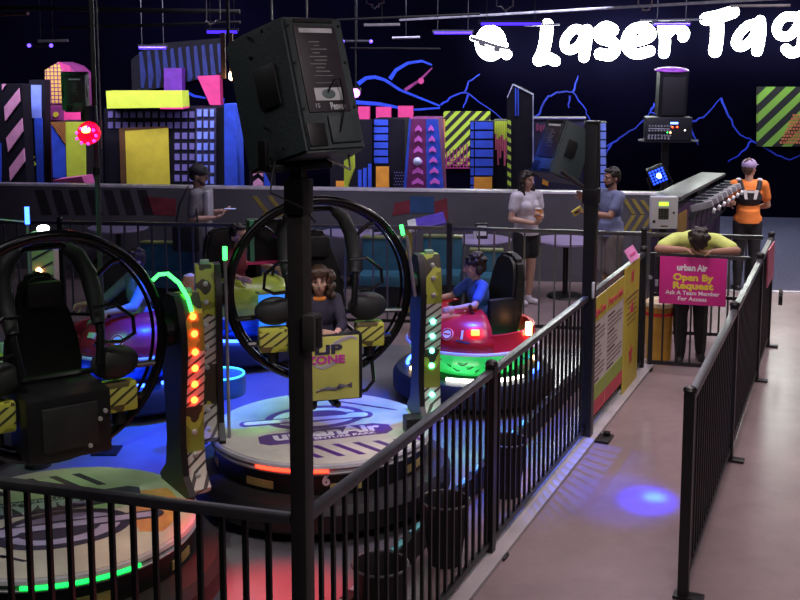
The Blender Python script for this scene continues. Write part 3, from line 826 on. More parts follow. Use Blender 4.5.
def jag(pts, n=4, amp=1.2):
    rnd = random.Random(int(pts[0][0] * 7 + pts[0][1])); out = []
    for (x0, y0), (x1, y1) in zip(pts[:-1], pts[1:]):
        for i in range(n):
            f = i / n; out.append((x0 + (x1 - x0) * f + rnd.uniform(-amp, amp), y0 + (y1 - y0) * f + rnd.uniform(-amp, amp)))
    return out + [pts[-1]]


BOLTS = [[(440, 105), (454, 95), (465, 92), (480, 102), (503, 120)], [(465, 92), (468, 82), (480, 74)], [(468, 96), (463, 108)],
         [(536, 118), (548, 97), (560, 92), (572, 92), (586, 110), (591, 124)], [(572, 92), (578, 76)], [(570, 95), (569, 108)],
         [(607, 147), (620, 138), (640, 125), (655, 106)], [(655, 104), (650, 112), (664, 120)], [(612, 143), (604, 160)],
         [(688, 123), (704, 117), (721, 98)], [(721, 98), (728, 116), (740, 135), (752, 141)], [(752, 141), (742, 152), (728, 162)], [(752, 141), (772, 152), (790, 160), (810, 152)], [(690, 125), (698, 145)]]
flat_paint('trim_9', [jag(b_) for b_ in BOLTS], boltblue, 0.024)
SW = [[(358, 84), (366, 78), (375, 77), (385, 80), (400, 90), (420, 98), (440, 106)], [(390, 79), (396, 70), (408, 63), (422, 61), (432, 65)], [(352, 102), (380, 104), (410, 110), (440, 108)],
      [(180, 82), (184, 91), (194, 96), (206, 98)], [(182, 80), (190, 70), (192, 64)], [(212, 114), (222, 105), (224, 98)]]
flat_paint('trim_10', SW, M('swirl_blue_paint', (0.012, 0.07, 0.75), 0.7, 0, 0.3), 0.05)
flat_paint('trim_11', [[(352, 150), (360, 160), (372, 170)], [(216, 146), (224, 154)], [(405, 90), (420, 80), (432, 68)]], M('dim_pink_line', (0.30, 0.03, 0.18), 0.7), 0.04)
face(None, 'trim_12', [[(421 + 3 * math.cos(a * PI / 6), 81 + 3.2 * math.sin(a * PI / 6)) for a in range(12)]], 0.01, M('dim_red_dot', (0.6, 0.06, 0.22), 0.7))['kind'] = 'structure'

# ------------------------------------------------------------------ the lit sign
neon = M('white_sign_face', (0.95, 1.0, 0.93), 0.4, emit=20.0, ecol=(0.93, 1.0, 0.92), var=0.02)
sg = thing('laser_tag_sign', 'large glowing white bubble-letter sign reading Laser Tag with a round headband emblem', 'sign', onwall(640, 64, 0.3), -BETA)
S_OFF = 0.45


def letter(strokes, name='letter'):
    b = MB()
    for pts, w in strokes:
        sm = []
        for i in range(len(pts) - 1):
            p0 = pts[max(i - 1, 0)]; p1 = pts[i]; p2 = pts[i + 1]; p3 = pts[min(i + 2, len(pts) - 1)]
            for k in range(5):
                f = k / 5
                sm.append(tuple(0.5 * ((2 * p1[j]) + (-p0[j] + p2[j]) * f + (2 * p0[j] - 5 * p1[j] + 4 * p2[j] - p3[j]) * f * f + (-p0[j] + 3 * p1[j] - 3 * p2[j] + p3[j]) * f ** 3) for j in (0, 1)))
        sm.append(pts[-1])
        P = [onwall(x, y, S_OFF) for x, y in sm]
        r = w * 1.0 / 2 * P[0].y / F_PX
        b.tube(P, r, 12)
        b.ball(P[0], r, 12); b.ball(P[-1], r, 12)
    o = b.build(name, neon, sg, world=True)
    M0 = wm(sg)
    for v in o.data.vertices:
        w_ = M0 @ v.co; dd = (w_ - WALL0).dot(N_) - S_OFF
        v.co = M0.inverted() @ (w_ - N_ * (dd * 0.55))
    return o


letter([([(547, 25), (546, 38), (543, 52), (539, 60)], 12.5), ([(541, 60), (548, 58), (555, 61)], 11)])                       # L
letter([([(584, 32), (575, 29), (566, 38), (565, 47), (571, 50), (580, 44), (585, 33)], 9), ([(587, 30), (586, 44), (584, 57)], 11)])  # a
letter([([(613, 30), (606, 27), (599, 32), (601, 38), (612, 42), (615, 49), (610, 55), (600, 54)], 11.5)])                    # s
letter([([(629, 42), (642, 40), (651, 35), (646, 28), (634, 29), (627, 38), (628, 49), (637, 54), (650, 51)], 10.5)])         # e
letter([([(663, 28), (665, 40), (664, 53)], 11), ([(665, 36), (674, 28), (684, 32), (683, 37)], 10.5)])                         # r
letter([([(706, 19), (720, 16), (733, 12)], 12.5), ([(717, 20), (717, 36), (715, 51)], 13)])                                   # T
letter([([(757, 23), (747, 26), (738, 36), (736, 44), (742, 47), (752, 39), (758, 28)], 9), ([(760, 21), (760, 36), (757, 51)], 11)])  # a
letter([([(796, 17), (785, 17), (777, 26), (779, 35), (789, 36), (797, 27), (800, 17)], 9), ([(801, 16), (803, 34), (801, 48), (792, 53), (786, 49)], 10.5)])   # g
# round emblem
def disc_face(name, cx, cy, rx, ry, off, th, m, rot=0.0):
    pts = []
    for k in range(28):
        a = k * 2 * PI / 28; x = rx * math.cos(a); y = ry * math.sin(a)
        pts.append((cx + x * math.cos(rot) - y * math.sin(rot), cy + x * math.sin(rot) + y * math.cos(rot)))
    return MB().prism([onwall(x, y, off) for x, y in pts], -N_ * th).build(name, m, sg, world=True, smooth=False)


disc_face('emblem', 490.5, 43, 15.5, 18, S_OFF + .05, 0.15, neon)
disc_face('emblem_knot', 506.5, 54.5, 5.2, 5.2, S_OFF + .05, 0.15, neon)
letter([([(472, 38), (490, 42), (506, 45)], 5)], 'emblem_band')
dk = M('sign_gap_grey', (0.10, 0.10, 0.09), 0.6)
face(sg, 'emblem_gap', [[(470, 36), (480, 39), (498, 45), (510, 48), (510, 50), (497, 48.5), (480, 42.5), (470, 39.5)]], S_OFF + .34, dk)
face(sg, 'emblem_gap', [[(478, 41.5), (485, 44), (485.5, 47), (479.5, 46)], [(493, 47.5), (500, 48.5), (500, 52.5), (494, 51.5)]], S_OFF + .34, dk)
for x0, x1, y in ((524, 560, 25.5), (640, 704, 20.5)):
    a, b_ = onwall(x0, y, 0.9), onwall(x1, y - 1.2, 0.9)
    MB().cyl(a, b_, 0.02, seg=8).build('mounting_rail', steel, sg, world=True)

# ------------------------------------------------------------------ ceiling services
uv = M('ultraviolet_tube', (0.12, 0.06, 0.9), 0.3, emit=1.6, ecol=(0.06, 0.02, 1.0))
uvdot = M('ultraviolet_spot', (0.2, 0.1, 1), 0.3, emit=4, ecol=(0.12, 0.06, 1.0))
fix = M('dark_fixture', (0.012, 0.012, 0.013), 0.6)
BARS = [((139, 48), (166, 46.5), 18, 'above the window tower'), ((207, 32), (237, 31), 15.5, 'left of the large loudspeaker top'),
        ((434, 33), (472, 32), 19, 'left of the round sign emblem'), ((481, 24), (541, 20.5), 16.5, 'over the round sign emblem'),
        ((654, 24.5), (690, 20), 17, 'over the middle of the lit sign')]
for (x0, y0), (x1, y1), d, w in BARS:
    a, b_ = at(x0, y0, d), at(x1, y1, d); b_.z = a.z
    t = thing('ultraviolet_bar', 'violet glowing ceiling light bar ' + w, 'light', (a + b_) / 2, 0, 'violet light bars')
    u = (b_ - a).normalized()
    MB().cyl(a, b_, 0.022, seg=10).build('tube', uv, t, world=True)
    MB().box(((b_ - a).length * 0, 0.03, 0.03), ((b_ - a).length * 1.08, 0.05, 0.05)).build('housing', fix, t)
    for s_ in (-.4, .4): MB().cyl(V(((b_ - a).length * s_, 0.03, 0.05)), V(((b_ - a).length * s_, 0.03, 4.6 - a.z)), 0.006, seg=6).build('hanger', fix, t)
for (x0, x1, y, d, w) in ((30, 52, 45.5, 16, 'at the upper left'), (343, 371, 41.5, 17, 'above the violet spot lamp')):
    a, b_ = at(x0, y, d), at(x1, y, d)
    t = thing('twin_spot_bar', 'dark ceiling bar with two small violet spots ' + w, 'light', (a + b_) / 2)
    MB().cyl(a, b_, 0.025, seg=8).build('housing', fix, t, world=True)
    for p in (a, b_): MB().ball(p + V((0, -.04, 0)), 0.028, 10).build('spot', uvdot, t, world=True)
    MB().cyl((0, 0, 0), (0, 0, 4.6 - a.z), 0.006, seg=6).build('hanger', fix, t)
for (x0, x1, y, d, w) in ((38, 68, 41, 15.5, 'at the upper left beside the twin violet spots'), (364, 400, 25, 15, 'right of the large loudspeaker top'), (392, 420, 38, 17, 'below the other pale bar'), (730, 790, 6, 15, 'over the T of the lit sign')):
    a, b_ = at(x0, y, d), at(x1, y - .6, d)
    t = thing('pale_tube_light', 'unlit pale tube fixture ' + w, 'light', (a + b_) / 2, 0, 'pale tube fixtures')
    MB().cyl(a, b_, 0.02, seg=8).build('tube', M('unlit_tube', (0.45, 0.43, 0.45), 0.4), t, world=True)
    MB().cyl((0, 0, 0), (0, 0, 4.6 - a.z), 0.006, seg=6).build('hanger', fix, t)
# conduits
pipe_m = M('ceiling_pipe', (0.55, 0.55, 0.56), 0.35, 0.2)
dull_pipe = M('dull_ceiling_pipe', (0.008, 0.0075, 0.008), 0.6)
a, b_ = V((0.0, 22.3 * .93, 3.93)), V((7.2, 10.7, 3.93))
a = at(400, 20, 21.5); b_ = at(900, -10, 12.6)
b_.z = a.z
solo(MB().cyl(a, b_, 0.022, seg=10).build('conduit', pipe_m), 'long thin pale pipe running under the ceiling above the lit sign', 'pipe')
for pts, r, m_, l in [
    (((0, 8), (240, 26)), .03, dull_pipe, 'dark ceiling pipe at the upper left, the higher one'),
    (((60, 28), (240, 12)), .02, dull_pipe, 'dark ceiling pipe crossing at the upper left, sloping the other way'),
    (((330, 20), (480, 4)), .014, dull_pipe, 'dark ceiling pipe right of the large loudspeaker'),
    (((350, 48), (440, 52)), .012, dull_pipe, 'dark low ceiling pipe above the blue swirl'),
    (((0, 15), (28, 15)), .02, M('rusty_pipe', (0.30, 0.12, 0.12), 0.5), 'short reddish pipe in the upper left corner')]:
    a, b_ = at(*pts[0], 14), at(*pts[1], 13.4)
    b_.z = a.z + (b_.z - a.z) * .3
    solo(MB().cyl(a, b_, r, seg=10).build('ceiling_pipe', m_), l, 'pipe')
for px, py, d, l in [(645, 6, 11, 'coiled pale cable hanging under the ceiling above the lit sign'), (505, 6, 11, 'loop of pale cable under the ceiling above the emblem'), (212, 20, 12, 'tangle of wire under the ceiling left of the large loudspeaker'), (375, 3, 10, 'loose wire loop under the ceiling right of the large loudspeaker')]:
    c0 = at(px, py, d); rnd = random.Random(px)
    pts = [c0 + V((0.13 * (i / 10 - .5) + rnd.uniform(-.02, .02), rnd.uniform(-.06, .06), -0.045 * math.sin(i / 10 * PI) + rnd.uniform(-.012, .012))) for i in range(11)]
    pts = [V((pts[0].x, pts[0].y, 4.6))] + pts + [V((pts[-1].x, pts[-1].y, 4.6))]
    solo(MB().tube(pts, 0.006, 6).build('cable', M('grey_cable', (0.28, 0.25, 0.24), 0.5)), l, 'cable')
# copper-lit bracket left of loudspeaker
c0 = at(229, 74, 12)
t = thing('lamp_bracket', 'brown hanging bracket with a small warm lamp left of the large loudspeaker', 'light', c0)
MB().box((-.06, 0, 0.2), (0.05, 0.05, 0.5)).build('strut', M('copper_brown', (0.20, 0.09, 0.05), 0.5), t)
MB().box((0.03, 0, 0.2), (0.04, 0.05, 0.5)).build('strut', M('copper_brown', (0.20, 0.09, 0.05), 0.5), t)
MB().ball((0.03, -.04, -.02), (0.03, 0.03, 0.05), 10).build('bulb', M('warm_bulb', (1, .8, .5), 0.3, emit=15, ecol=(1, .75, .4)), t)
MB().cyl((0, 0, .4), (0, 0, 4.6 - c0.z), 0.02, seg=8).build('hanger', fix, t)
# violet par lamp
c0 = at(355.5, 93, 15)
t = thing('violet_spot_lamp', 'small bright violet spot lamp right of the large loudspeaker', 'light', c0)
MB().cyl((0, 0.16, 0.03), (0, 0, 0), 0.075, 0.075, 16).build('can', fix, t)
MB().ball((0, -.01, 0), (0.062, 0.03, 0.062), 14).build('lens', M('violet_lens', (.8, .2, 1), .3, emit=12, ecol=(0.7, 0.12, 1.0)), t)
MB().cyl((0, 0.08, 0.05), (0, 0.08, 4.6 - c0.z), 0.01, seg=8).build('hanger', fix, t)
# ------------------------------------------------------------------ ride cars
arm_camo = camo('camouflage_arm_print', (0.46, 0.52, 0.07), (0.05, 0.045, 0.025), (0.62, 0.60, 0.52), (0.07, 0.06, 0.05), [(0.48, 0.74), (1.02, 1.36)])
box_camo = camo('camouflage_box_print', (0.48, 0.50, 0.06), (0.10, 0.08, 0.03), (0.5, 0.5, 0.1), (0.05, 0.05, 0.02), [(1.12, 1.22)])
deck_m = M('cream_deck_print', (0.52, 0.50, 0.42), 0.4, 0, 0.30, 2.2)
rim_m = M('grey_deck_rim', (0.42, 0.42, 0.45), 0.4, 0, 0.15)
purple_ink = M('purple_deck_print', (0.085, 0.02, 0.19), 0.4)
navy_ink = M('navy_deck_print', (0.035, 0.03, 0.06), 0.4)
lav_ink = M('lavender_deck_print', (0.40, 0.36, 0.55), 0.4)
white_ink = M('white_deck_print', (0.75, 0.72, 0.78), 0.4, 0, 0.05)
seat_m = M('seat_vinyl', (0.010, 0.011, 0.010), 0.45, 0, 0.3, 9, bump=0.1)
pad_m = M('foam_pad', (0.016, 0.018, 0.018), 0.6, 0, 0.3, 12)
panel_yel = M('chartreuse_panel', (0.50, 0.52, 0.12), 0.4, 0, 0.15, 3)
bolt_m = M('bolt_head', (0.5, 0.5, 0.48), 0.35, 0.4)
led_red = M('red_led', (1, .1, .03), .3, emit=32, ecol=(1, 0.03, 0.005))
led_teal = M('teal_led', (.1, 1, .8), .3, emit=12, ecol=(0.10, 1.0, 0.70))
led_orange = M('orange_led', (1, .4, .1), .3, emit=14, ecol=(1, 0.5, 0.2))
led_green = M('green_led', (.05, 1, .2), .3, emit=4, ecol=(0.05, 1.0, 0.12))
led_blue = M('blue_led', (.1, .2, 1), .3, emit=9, ecol=(0.03, 0.10, 1.0))
strip_red = M('red_led_strip', (1, .1, .03), .3, emit=4, ecol=(1, 0.045, 0.02))
strip_green = M('green_led_strip', (.05, 1, .25), .3, emit=2.2, ecol=(0.01, 1.0, 0.10))
strip_white = M('white_led_strip', (1, 1, .9), .3, emit=9, ecol=(1, 0.96, 0.85))
strip_orange = M('orange_led_strip', (1, .6, .2), .3, emit=9, ecol=(1, 0.6, 0.25))
strip_blue = M('blue_led_strip', (.1, .2, 1), .3, emit=9, ecol=(0.03, 0.10, 1.0))
led_off = M('unlit_led', (0.55, 0.6, 0.58), .3)


def ride_base(t, led, logo_rot, inks, front, num=None):
    """round bumper, chassis and printed deck; front = direction (deg) of the lit arc"""
    MB().lathe([(0.60, .07), (0.86, .07), (0.92, .11), (0.92, .22), (0.88, .27), (0.74, .29), (0.60, .29)], 64, closed=True).build('bumper_ring', black_rubber, t)
    ch = MB().lathe([(0.0, .10), (0.70, .10), (0.745, .2), (0.745, .425), (0.0, .425)], 64).build('chassis', black_plastic, t)
    for k in range(8):
        a = R(front + 22.5 + k * 45); b = MB()
        b.lathe([(.745, .315), (.752, .315), (.752, .365), (.745, .365)], 6, closed=True, a0=a - .14, a1=a + .14)
        b.build('side_plate', M('amber_side_plate', (0.42, 0.33, 0.12), 0.5), ch)
    if num:
        a = R(front + 2); u = V((-math.sin(a), math.cos(a), 0)); o = V((math.cos(a), math.sin(a), 0)) * .753 + V((0, 0, .35))
        words_on('number', num, 0.11, white_ink, ch, frame_mat(o, u, (0, 0, 1)), 0.003)
    dk = MB().lathe([(0.0, .425), (.76, .425), (.772, .44), (.755, .455), (.755, .462), (.775, .475), (.768, .492), (.755, .497), (0.0, .497)], 72).build('deck_rim', rim_m, t)
    MB().lathe([(0.0, .490), (.748, .490), (.748, .500), (0, .500)], 72).build('deck', deck_m, t)
    a = R(front)
    MB().lathe([(.772, .452), (.782, .452), (.782, .470), (.772, .470)], 24, closed=True, a0=a - led[1], a1=a + led[2]).build('light_strip', led[0], t)
    # printed emblem and words, standing proud by a hair
    z = .5004
    m2 = Matrix.Translation((0, 0, 0)) @ Matrix.Rotation(logo_rot, 4, 'Z')

    def ell(cx, cy, rx, ry, h, m, n):
        MB().prism([m2 @ V((cx + rx * math.cos(k * PI / 18), cy + ry * math.sin(k * PI / 18), z)) for k in range(36)], (0, 0, h)).build(n, m, lg)

    lg = MB().prism([m2 @ V((x, y, z)) for x, y in [(-.42, -.30), (.40, -.30), (.46, -.24), (.46, -.13), (.36, -.07), (-.40, -.09), (-.47, -.12), (-.48, -.25)]], (0, 0, .0012)).build('logo_print', inks[0], t)
    ell(0.0, .18, .37, .25, .0012, inks[0], 'emblem_outline')
    ell(0.0, .18, .31, .195, .0018, inks[1], 'emblem_ring')
    ell(0.02, .19, .22, .12, .0024, inks[0], 'emblem_inner')
    b = MB()
    for (x0, y0, x1, y1, w) in [(-.50, .17, .28, .12, .055), (.26, .14, .34, .13, .075)]:
        d = V((x1 - x0, y1 - y0, 0)).normalized(); n_ = V((-d.y, d.x, 0)) * w; poly = []
        for k in range(9): poly.append(V((x0, y0, z)) + (n_ * math.cos(PI * k / 8) - d * w * math.sin(PI * k / 8)))
        for k in range(9): poly.append(V((x1, y1, z)) + (-n_ * math.cos(PI * k / 8) + d * w * math.sin(PI * k / 8)))
        b.prism([m2 @ p for p in poly], (0, 0, .0030 if w < .07 else .0032))
    b.build('emblem_bar_outline', inks[0], lg)
    b = MB()
    for (x0, y0, x1, y1, w) in [(-.49, .17, .28, .12, .034), (.27, .14, .33, .13, .05)]:
        d = V((x1 - x0, y1 - y0, 0)).normalized(); n_ = V((-d.y, d.x, 0)) * w; poly = []
        for k in range(9): poly.append(V((x0, y0, z)) + (n_ * math.cos(PI * k / 8) - d * w * math.sin(PI * k / 8)))
        for k in range(9): poly.append(V((x1, y1, z)) + (-n_ * math.cos(PI * k / 8) + d * w * math.sin(PI * k / 8)))
        b.prism([m2 @ p for p in poly], (0, 0, .0036 if w < .04 else .0038))
    b.build('emblem_bar', inks[1], lg)
    words_on('lettering', 'urbanAir', .19, inks[1], lg, m2 @ Matrix.Translation((0, -.165, z + .002)), .008, .76, .001)
    words_on('lettering', 'ADVENTURE PARK', .055, inks[1], lg, m2 @ Matrix.Translation((0.04, -.265, z + .002)), .001, .58, .001)
    b = MB()
    for i in range(7):
        x = -.30 + i * .14; y = -.38 - .01 * i
        ln = max(0.06, min(.24, math.sqrt(max(0, .70 ** 2 - (x + .1) ** 2)) - abs(y)))
        b.prism([m2 @ V(p) for p in [(x, y, z), (x + .048, y, z), (x + .048 + ln * .55, y - ln, z), (x + ln * .55, y - ln, z)]], (0, 0, .001))
    for i in range(4):
        x = .30 + i * .09; y = .42 - i * .08
        b.prism([m2 @ V(p) for p in [(x - .1, y + .1, z), (x - .07, y + .1, z), (x + .05, y - .02, z), (x + .02, y - .02, z)]], (0, 0, .001))
    b.build('slanted_stripes', inks[2], lg)
    return dk


def support_arm(t, side, leds, lit, bolts=True, h=1.70, name='support_arm'):
    """curved arm: black inner blade with pivot lens, printed outer casing. local x = side*0.72"""
    x0 = side * .70
    prof = [(.17, .497), (.19, .53), (.11, .62), (.085, .80), (.09, 1.0), (.12, 1.22), (.135, 1.38), (.125, 1.52), (.09, h - .06), (.05, h)]
    poly = [(-y, z) for y, z in prof] + [(y, z) for y, z in prof[::-1]]
    a = MB().prism([(x0 + side * .03, y * .85, z) for y, z in poly], (side * .125, 0, 0)); 
    a = a.build(name, arm_camo, t)
    MB().prism([(x0 - side * .012, y * 1.22, z) for y, z in poly], (side * .04, 0, 0)).build('inner_blade', black_plastic, a)
    MB().cyl((x0 - side * .06, 0, 1.48), (x0 + side * .0, 0, 1.48), .085, seg=24).build('pivot', black_metal, a)
    MB().box((x0 + side * .09, 0, h + .012), (.06, .05, .03), bev=.005).build('top_cap', M('green_grey_cap', (0.35, 0.5, 0.42), .4), a)
    return a


def arm_face_y(z):
    prof = [(.17, .497), (.19, .53), (.11, .62), (.085, .80), (.09, 1.0), (.12, 1.22), (.135, 1.38), (.125, 1.52), (.09, 1.64), (.05, 1.70)]
    for (y0, z0), (y1, z1) in zip(prof[:-1], prof[1:]):
        if z0 <= z <= z1: return (y0 + (y1 - y0) * (z - z0) / (z1 - z0)) * .85
    return .05


def arm_bulbs(t, a, side, zs, m, facing=-1, r=.019, name='lamp'):
    x = side * (.73 + .062)
    for z in zs:
        y = facing * arm_face_y(z)
        MB().ball((x, y + facing * .004, z), (r, r * .6, r), 10).build(name, m, a)


def gyro(name, label, loc, rz, strip, front, logo_rot, inks, num, hoop_rz=0.0, panel=True):
    t = thing(name, label, 'ride car', (loc[0], loc[1], 0), rz, None)
    ride_base(t, strip, logo_rot, inks, front, num)
    arms = {s_: support_arm(t, s_, None, None) for s_ in (-1, 1)}
    PZ = 1.48
    MB().torus((0, 0, PZ), .635, .028, (0, 1, 0), 96, 12).build('hoop', hoop_black, t)
    MB().torus((0, .05, PZ), .60, .011, (0, 1, 0), 96, 8).build('inner_hoop', hoop_black, t)
    # frame bars across the hoop
    MB().tube([(-.52, 0, 1.12), (.52, 0, 1.12)], .022).build('cross_bar', hoop_black, t)
    MB().tube([(-.60, 0, 1.30), (-.3, .06, 1.30), (.3, .06, 1.30), (.60, 0, 1.30)], .018).build('cross_bar', hoop_black, t)
    # seat: pan, back shell with rounded head
    MB().box((0, .0, .95), (.42, .36, .12), bev=.04).build('seat_pan', seat_m, t)
    outline = [(-.20, 1.0), (-.215, 1.35), (-.20, 1.52), (-.135, 1.62), (-.125, 1.76), (-.09, 1.84), (-.03, 1.87), (.03, 1.87), (.09, 1.84), (.125, 1.76), (.135, 1.62), (.20, 1.52), (.215, 1.35), (.20, 1.0)]
    b = MB().prism([(x, .17 + (z - 1.12) * .06, z) for x, z in outline], (0, .09, 0))
    bmesh.ops.bevel(b.bm, geom=list(b.bm.edges), offset=.025, segments=2, affect='EDGES')
    bs = b.build('backrest', seat_m, t)
    MB().box((0, .14, 1.76), (.20, .06, .15), bev=.03).build('headrest', pad_m, bs)
    # shoulder harness
    hn = MB().tube([(-.21, -.14, 1.38), (-.235, -.10, 1.55), (-.245, .0, 1.72), (-.235, .08, 1.86), (-.19, .13, 1.97), (-.10, .15, 2.03), (.10, .15, 2.03), (.19, .13, 1.97), (.235, .08, 1.86), (.245, .0, 1.72), (.235, -.10, 1.55), (.21, -.14, 1.38)], .022, 10).build('harness_bar', hoop_black, t)
    for sx in (-1, 1):
        MB().tube([(sx * .13, .145, 2.015), (sx * .19, .13, 1.97), (sx * .235, .08, 1.86), (sx * .243, .0, 1.73), (sx * .235, -.07, 1.60)], [.035, .048, .05, .048, .036], 12).build('harness_pad', pad_m, hn)
    # side pads and boxes
    for sx in (-1, 1):
        MB().ball((sx * .325, -.06, 1.36), (.14, .06, .10), 20).build('side_pad', pad_m, t)
        bx_ = MB().box((sx * .34, -.05, 1.16), (.20, .12, .17), bev=.02).build('side_box', box_camo, t)
        MB().cyl((sx * .34, -.05, 1.07), (sx * .34, -.05, 1.0), .04).build('box_foot', black_metal, bx_)
        MB().tube([(sx * .20, -.10, 1.70), (sx * .30, -.16, 1.72), (sx * .40, -.17, 1.64), (sx * .41, -.16, 1.54), (sx * .34, -.15, 1.50), (sx * .20, -.10, 1.50)], .012, 8).build('grab_handle', hoop_black, t)
        MB().tube([(sx * .25, .07, 1.82), (sx * .36, .05, 1.92), (sx * .44, .02, 1.94)], .014, 8).build('top_strut', hoop_black, t)
        MB().tube([(sx * .20, .15, 1.2), (sx * .40, .02, 1.02)], .016, 8).build('lower_strut', hoop_black, t)
    # lower box with footwell panel
    fb = MB().box((0.0, -.20, .985), (.50, .12, .46), bev=.02) if panel else MB().box((0, -.08, 1.10), (.46, .36, .36), bev=.02)
    fb = fb.build('footwell_box', black_plastic, t)
    if panel:
        MB().box((0.0, -.268, .99), (.44, .016, .44), bev=.004).build('front_panel', panel_yel, fb)
        fr = lambda x, z, y=-.2775: frame_mat((x, y, z), (1, 0, 0), (0, 0, 1))
        words_on('lettering', 'FLIP', .085, navy_ink, fb, fr(-.03, 1.12), .004, .26)
        words_on('lettering', 'ZONE', .075, M('magenta_print', (.5, .04, .3), .4), fb, fr(-.01, 1.05), .003, .27)
        MB().torus((.02, -.279, 1.09), .001, .001, (0, 1, 0), 8, 4).build('rivet', bolt_m, fb)
        # sketched swirl
        b = MB()
        for k in range(3): b.tube([(.06 + (.15 - k * .01) * math.cos(a_ * .33), -.277, 1.10 + (.055 + .01 * k) * math.sin(a_ * .33) + .08 * math.cos(a_ * .33)) for a_ in range(16)], .0025, 5)
        b.build('printed_swirl', lav_ink, fb)
        b = MB()
        for k in range(4): b.tube([(-.08 + k * .01, -.277, .83 + k * .006), (.0 + k * .02, -.277, .86 - k * .008), (.08, -.277, .84 + k * .012), (.17, -.277, .88 - k * .01)], .005, 5)
        b.build('printed_scribble', navy_ink, fb)
    else:
        MB().box((.0, -.265, 1.10), (.30, .02, .24), bev=.006).build('rear_cover', pad_m, fb)
        for x, z in ((.16, 1.12), (.10, .98), (.19, 1.16)): MB().cyl((x, -.27, z), (x, -.285, z), .012, seg=10).build('bolt', bolt_m, fb)
    if panel: MB().box((0, -.06, .765), (.30, .20, .03), bev=.008).build('foot_tray', black_metal, t)
    if panel: MB().tube([(.20, -.2, .78), (.28, -.22, .80), (.34, -.2, .86), (.34, -.14, .98)], .014, 8).build('step_bar', hoop_black, t)
    return t, arms


# car in the middle
B0 = V((-.56, 7.40, 0))
rzB = R(14)
tB, aB = gyro('ring_ride_car', 'middle ring ride car number 6 with purple logo and red light strip', B0, rzB,
              (strip_red, .40, .24), -90 - 14 - 6, R(3), (purple_ink, white_ink, purple_ink), None)
# number on the chassis facing the camera
a = R(-90 - 14 + 6.5); u = V((-math.sin(a), math.cos(a), 0)); o = V((math.cos(a), math.sin(a), 0)) * .753 + V((0, 0, .39))
words_on('number', '6', .10, white_ink, tB, frame_mat(o, u, (0, 0, 1)), .004)
arm_bulbs(tB, aB[1], 1, [.56, .69, .90, 1.01, 1.12, 1.23], led_teal)
arm_bulbs(tB, aB[1], 1, [1.42, 1.54, 1.63], bolt_m, name='bolt')
arm_bulbs(tB, aB[-1], -1, [.58, .70, 1.0, 1.14, 1.30, 1.46, 1.58], led_off, name='unlit_lamp')
MB().cyl((.60, -.10, 1.85), (.66, -.11, 1.42), .012, seg=8).build('whip_pole', grey_metal, tB)
MB().cyl((.575, -.10, 1.86), (.56, -.10, 1.93), .014, seg=8).build('whip_tip', led_green, tB)
MB().box((.60, -.30, .56), (.13, .13, .11), bev=.01).build('cup_box', black_plastic, tB)
MB().cyl((-.655, -.11, .50), (-.66, -.11, 1.74), .011, seg=8).build('whip_pole', grey_metal, tB)
MB().cyl((-.66, -.11, 1.74), (-.66, -.11, 1.83), .016, seg=8).build('whip_tip', led_green, tB)
# dark box with pink lower edge up by the hoop
bxo = MB().box((-.27, .30, 1.80), (.40, .10, .30), bev=.01).build('control_box', black_plastic, tB)
MB().box((-.27, .25, 1.645), (.42, .06, .018)).build('pink_edge', hotpink, bxo)
MB().box((-.44, .235, 1.80), (.03, .02, .30)).build('green_edge', M('sea_green_trim', (.10, .32, .22), .4), bxo)
MB().cyl((-.22, .25, 1.86), (-.22, .235, 1.86), .025).build('knob', bolt_m, bxo)

# nearest car, at the left
A_0 = V((-1.93, 5.86, 0)); rzA = R(34)
tA, aA = gyro('ring_ride_car', 'nearest ring ride car at the left edge, empty, with red arm lamps', A_0, rzA,
              (strip_green, .09, .70), -116, R(168), (navy_ink, lav_ink, navy_ink), None, panel=False)
arm_bulbs(tA, aA[1], 1, [1.06, 1.16, 1.26, 1.36, 1.47, 1.57], led_red, r=.022)
arm_bulbs(tA, aA[1], 1, [.60, .72, .86], bolt_m, name='bolt')
# bent green neon whip
MB().tube([(.58, -.02, 1.80), (.62, -.02, 1.83), (.67, -.03, 1.83), (.73, -.05, 1.77), (.77, -.08, 1.68), (.785, -.10, 1.60)], .012, 8).build('whip_tube', led_green, tA)
MB().cyl((-.12, .30, 1.90), (-.12, .30, 2.02), .012, seg=8).build('whip_pole', grey_metal, tA)
# orange patch printed on the deck
MB().prism([(.66 * math.cos(a_), .66 * math.sin(a_) , .5004) for a_ in [R(-52 + k * 8) for k in range(8)]] + [(.44, .12, .5004), (.34, -.2, .5004), (.3, -.45, .5004)], (0, 0, .0008)).build('orange_print', M('orange_deck_print', (.62, .28, .10), .4), tA)

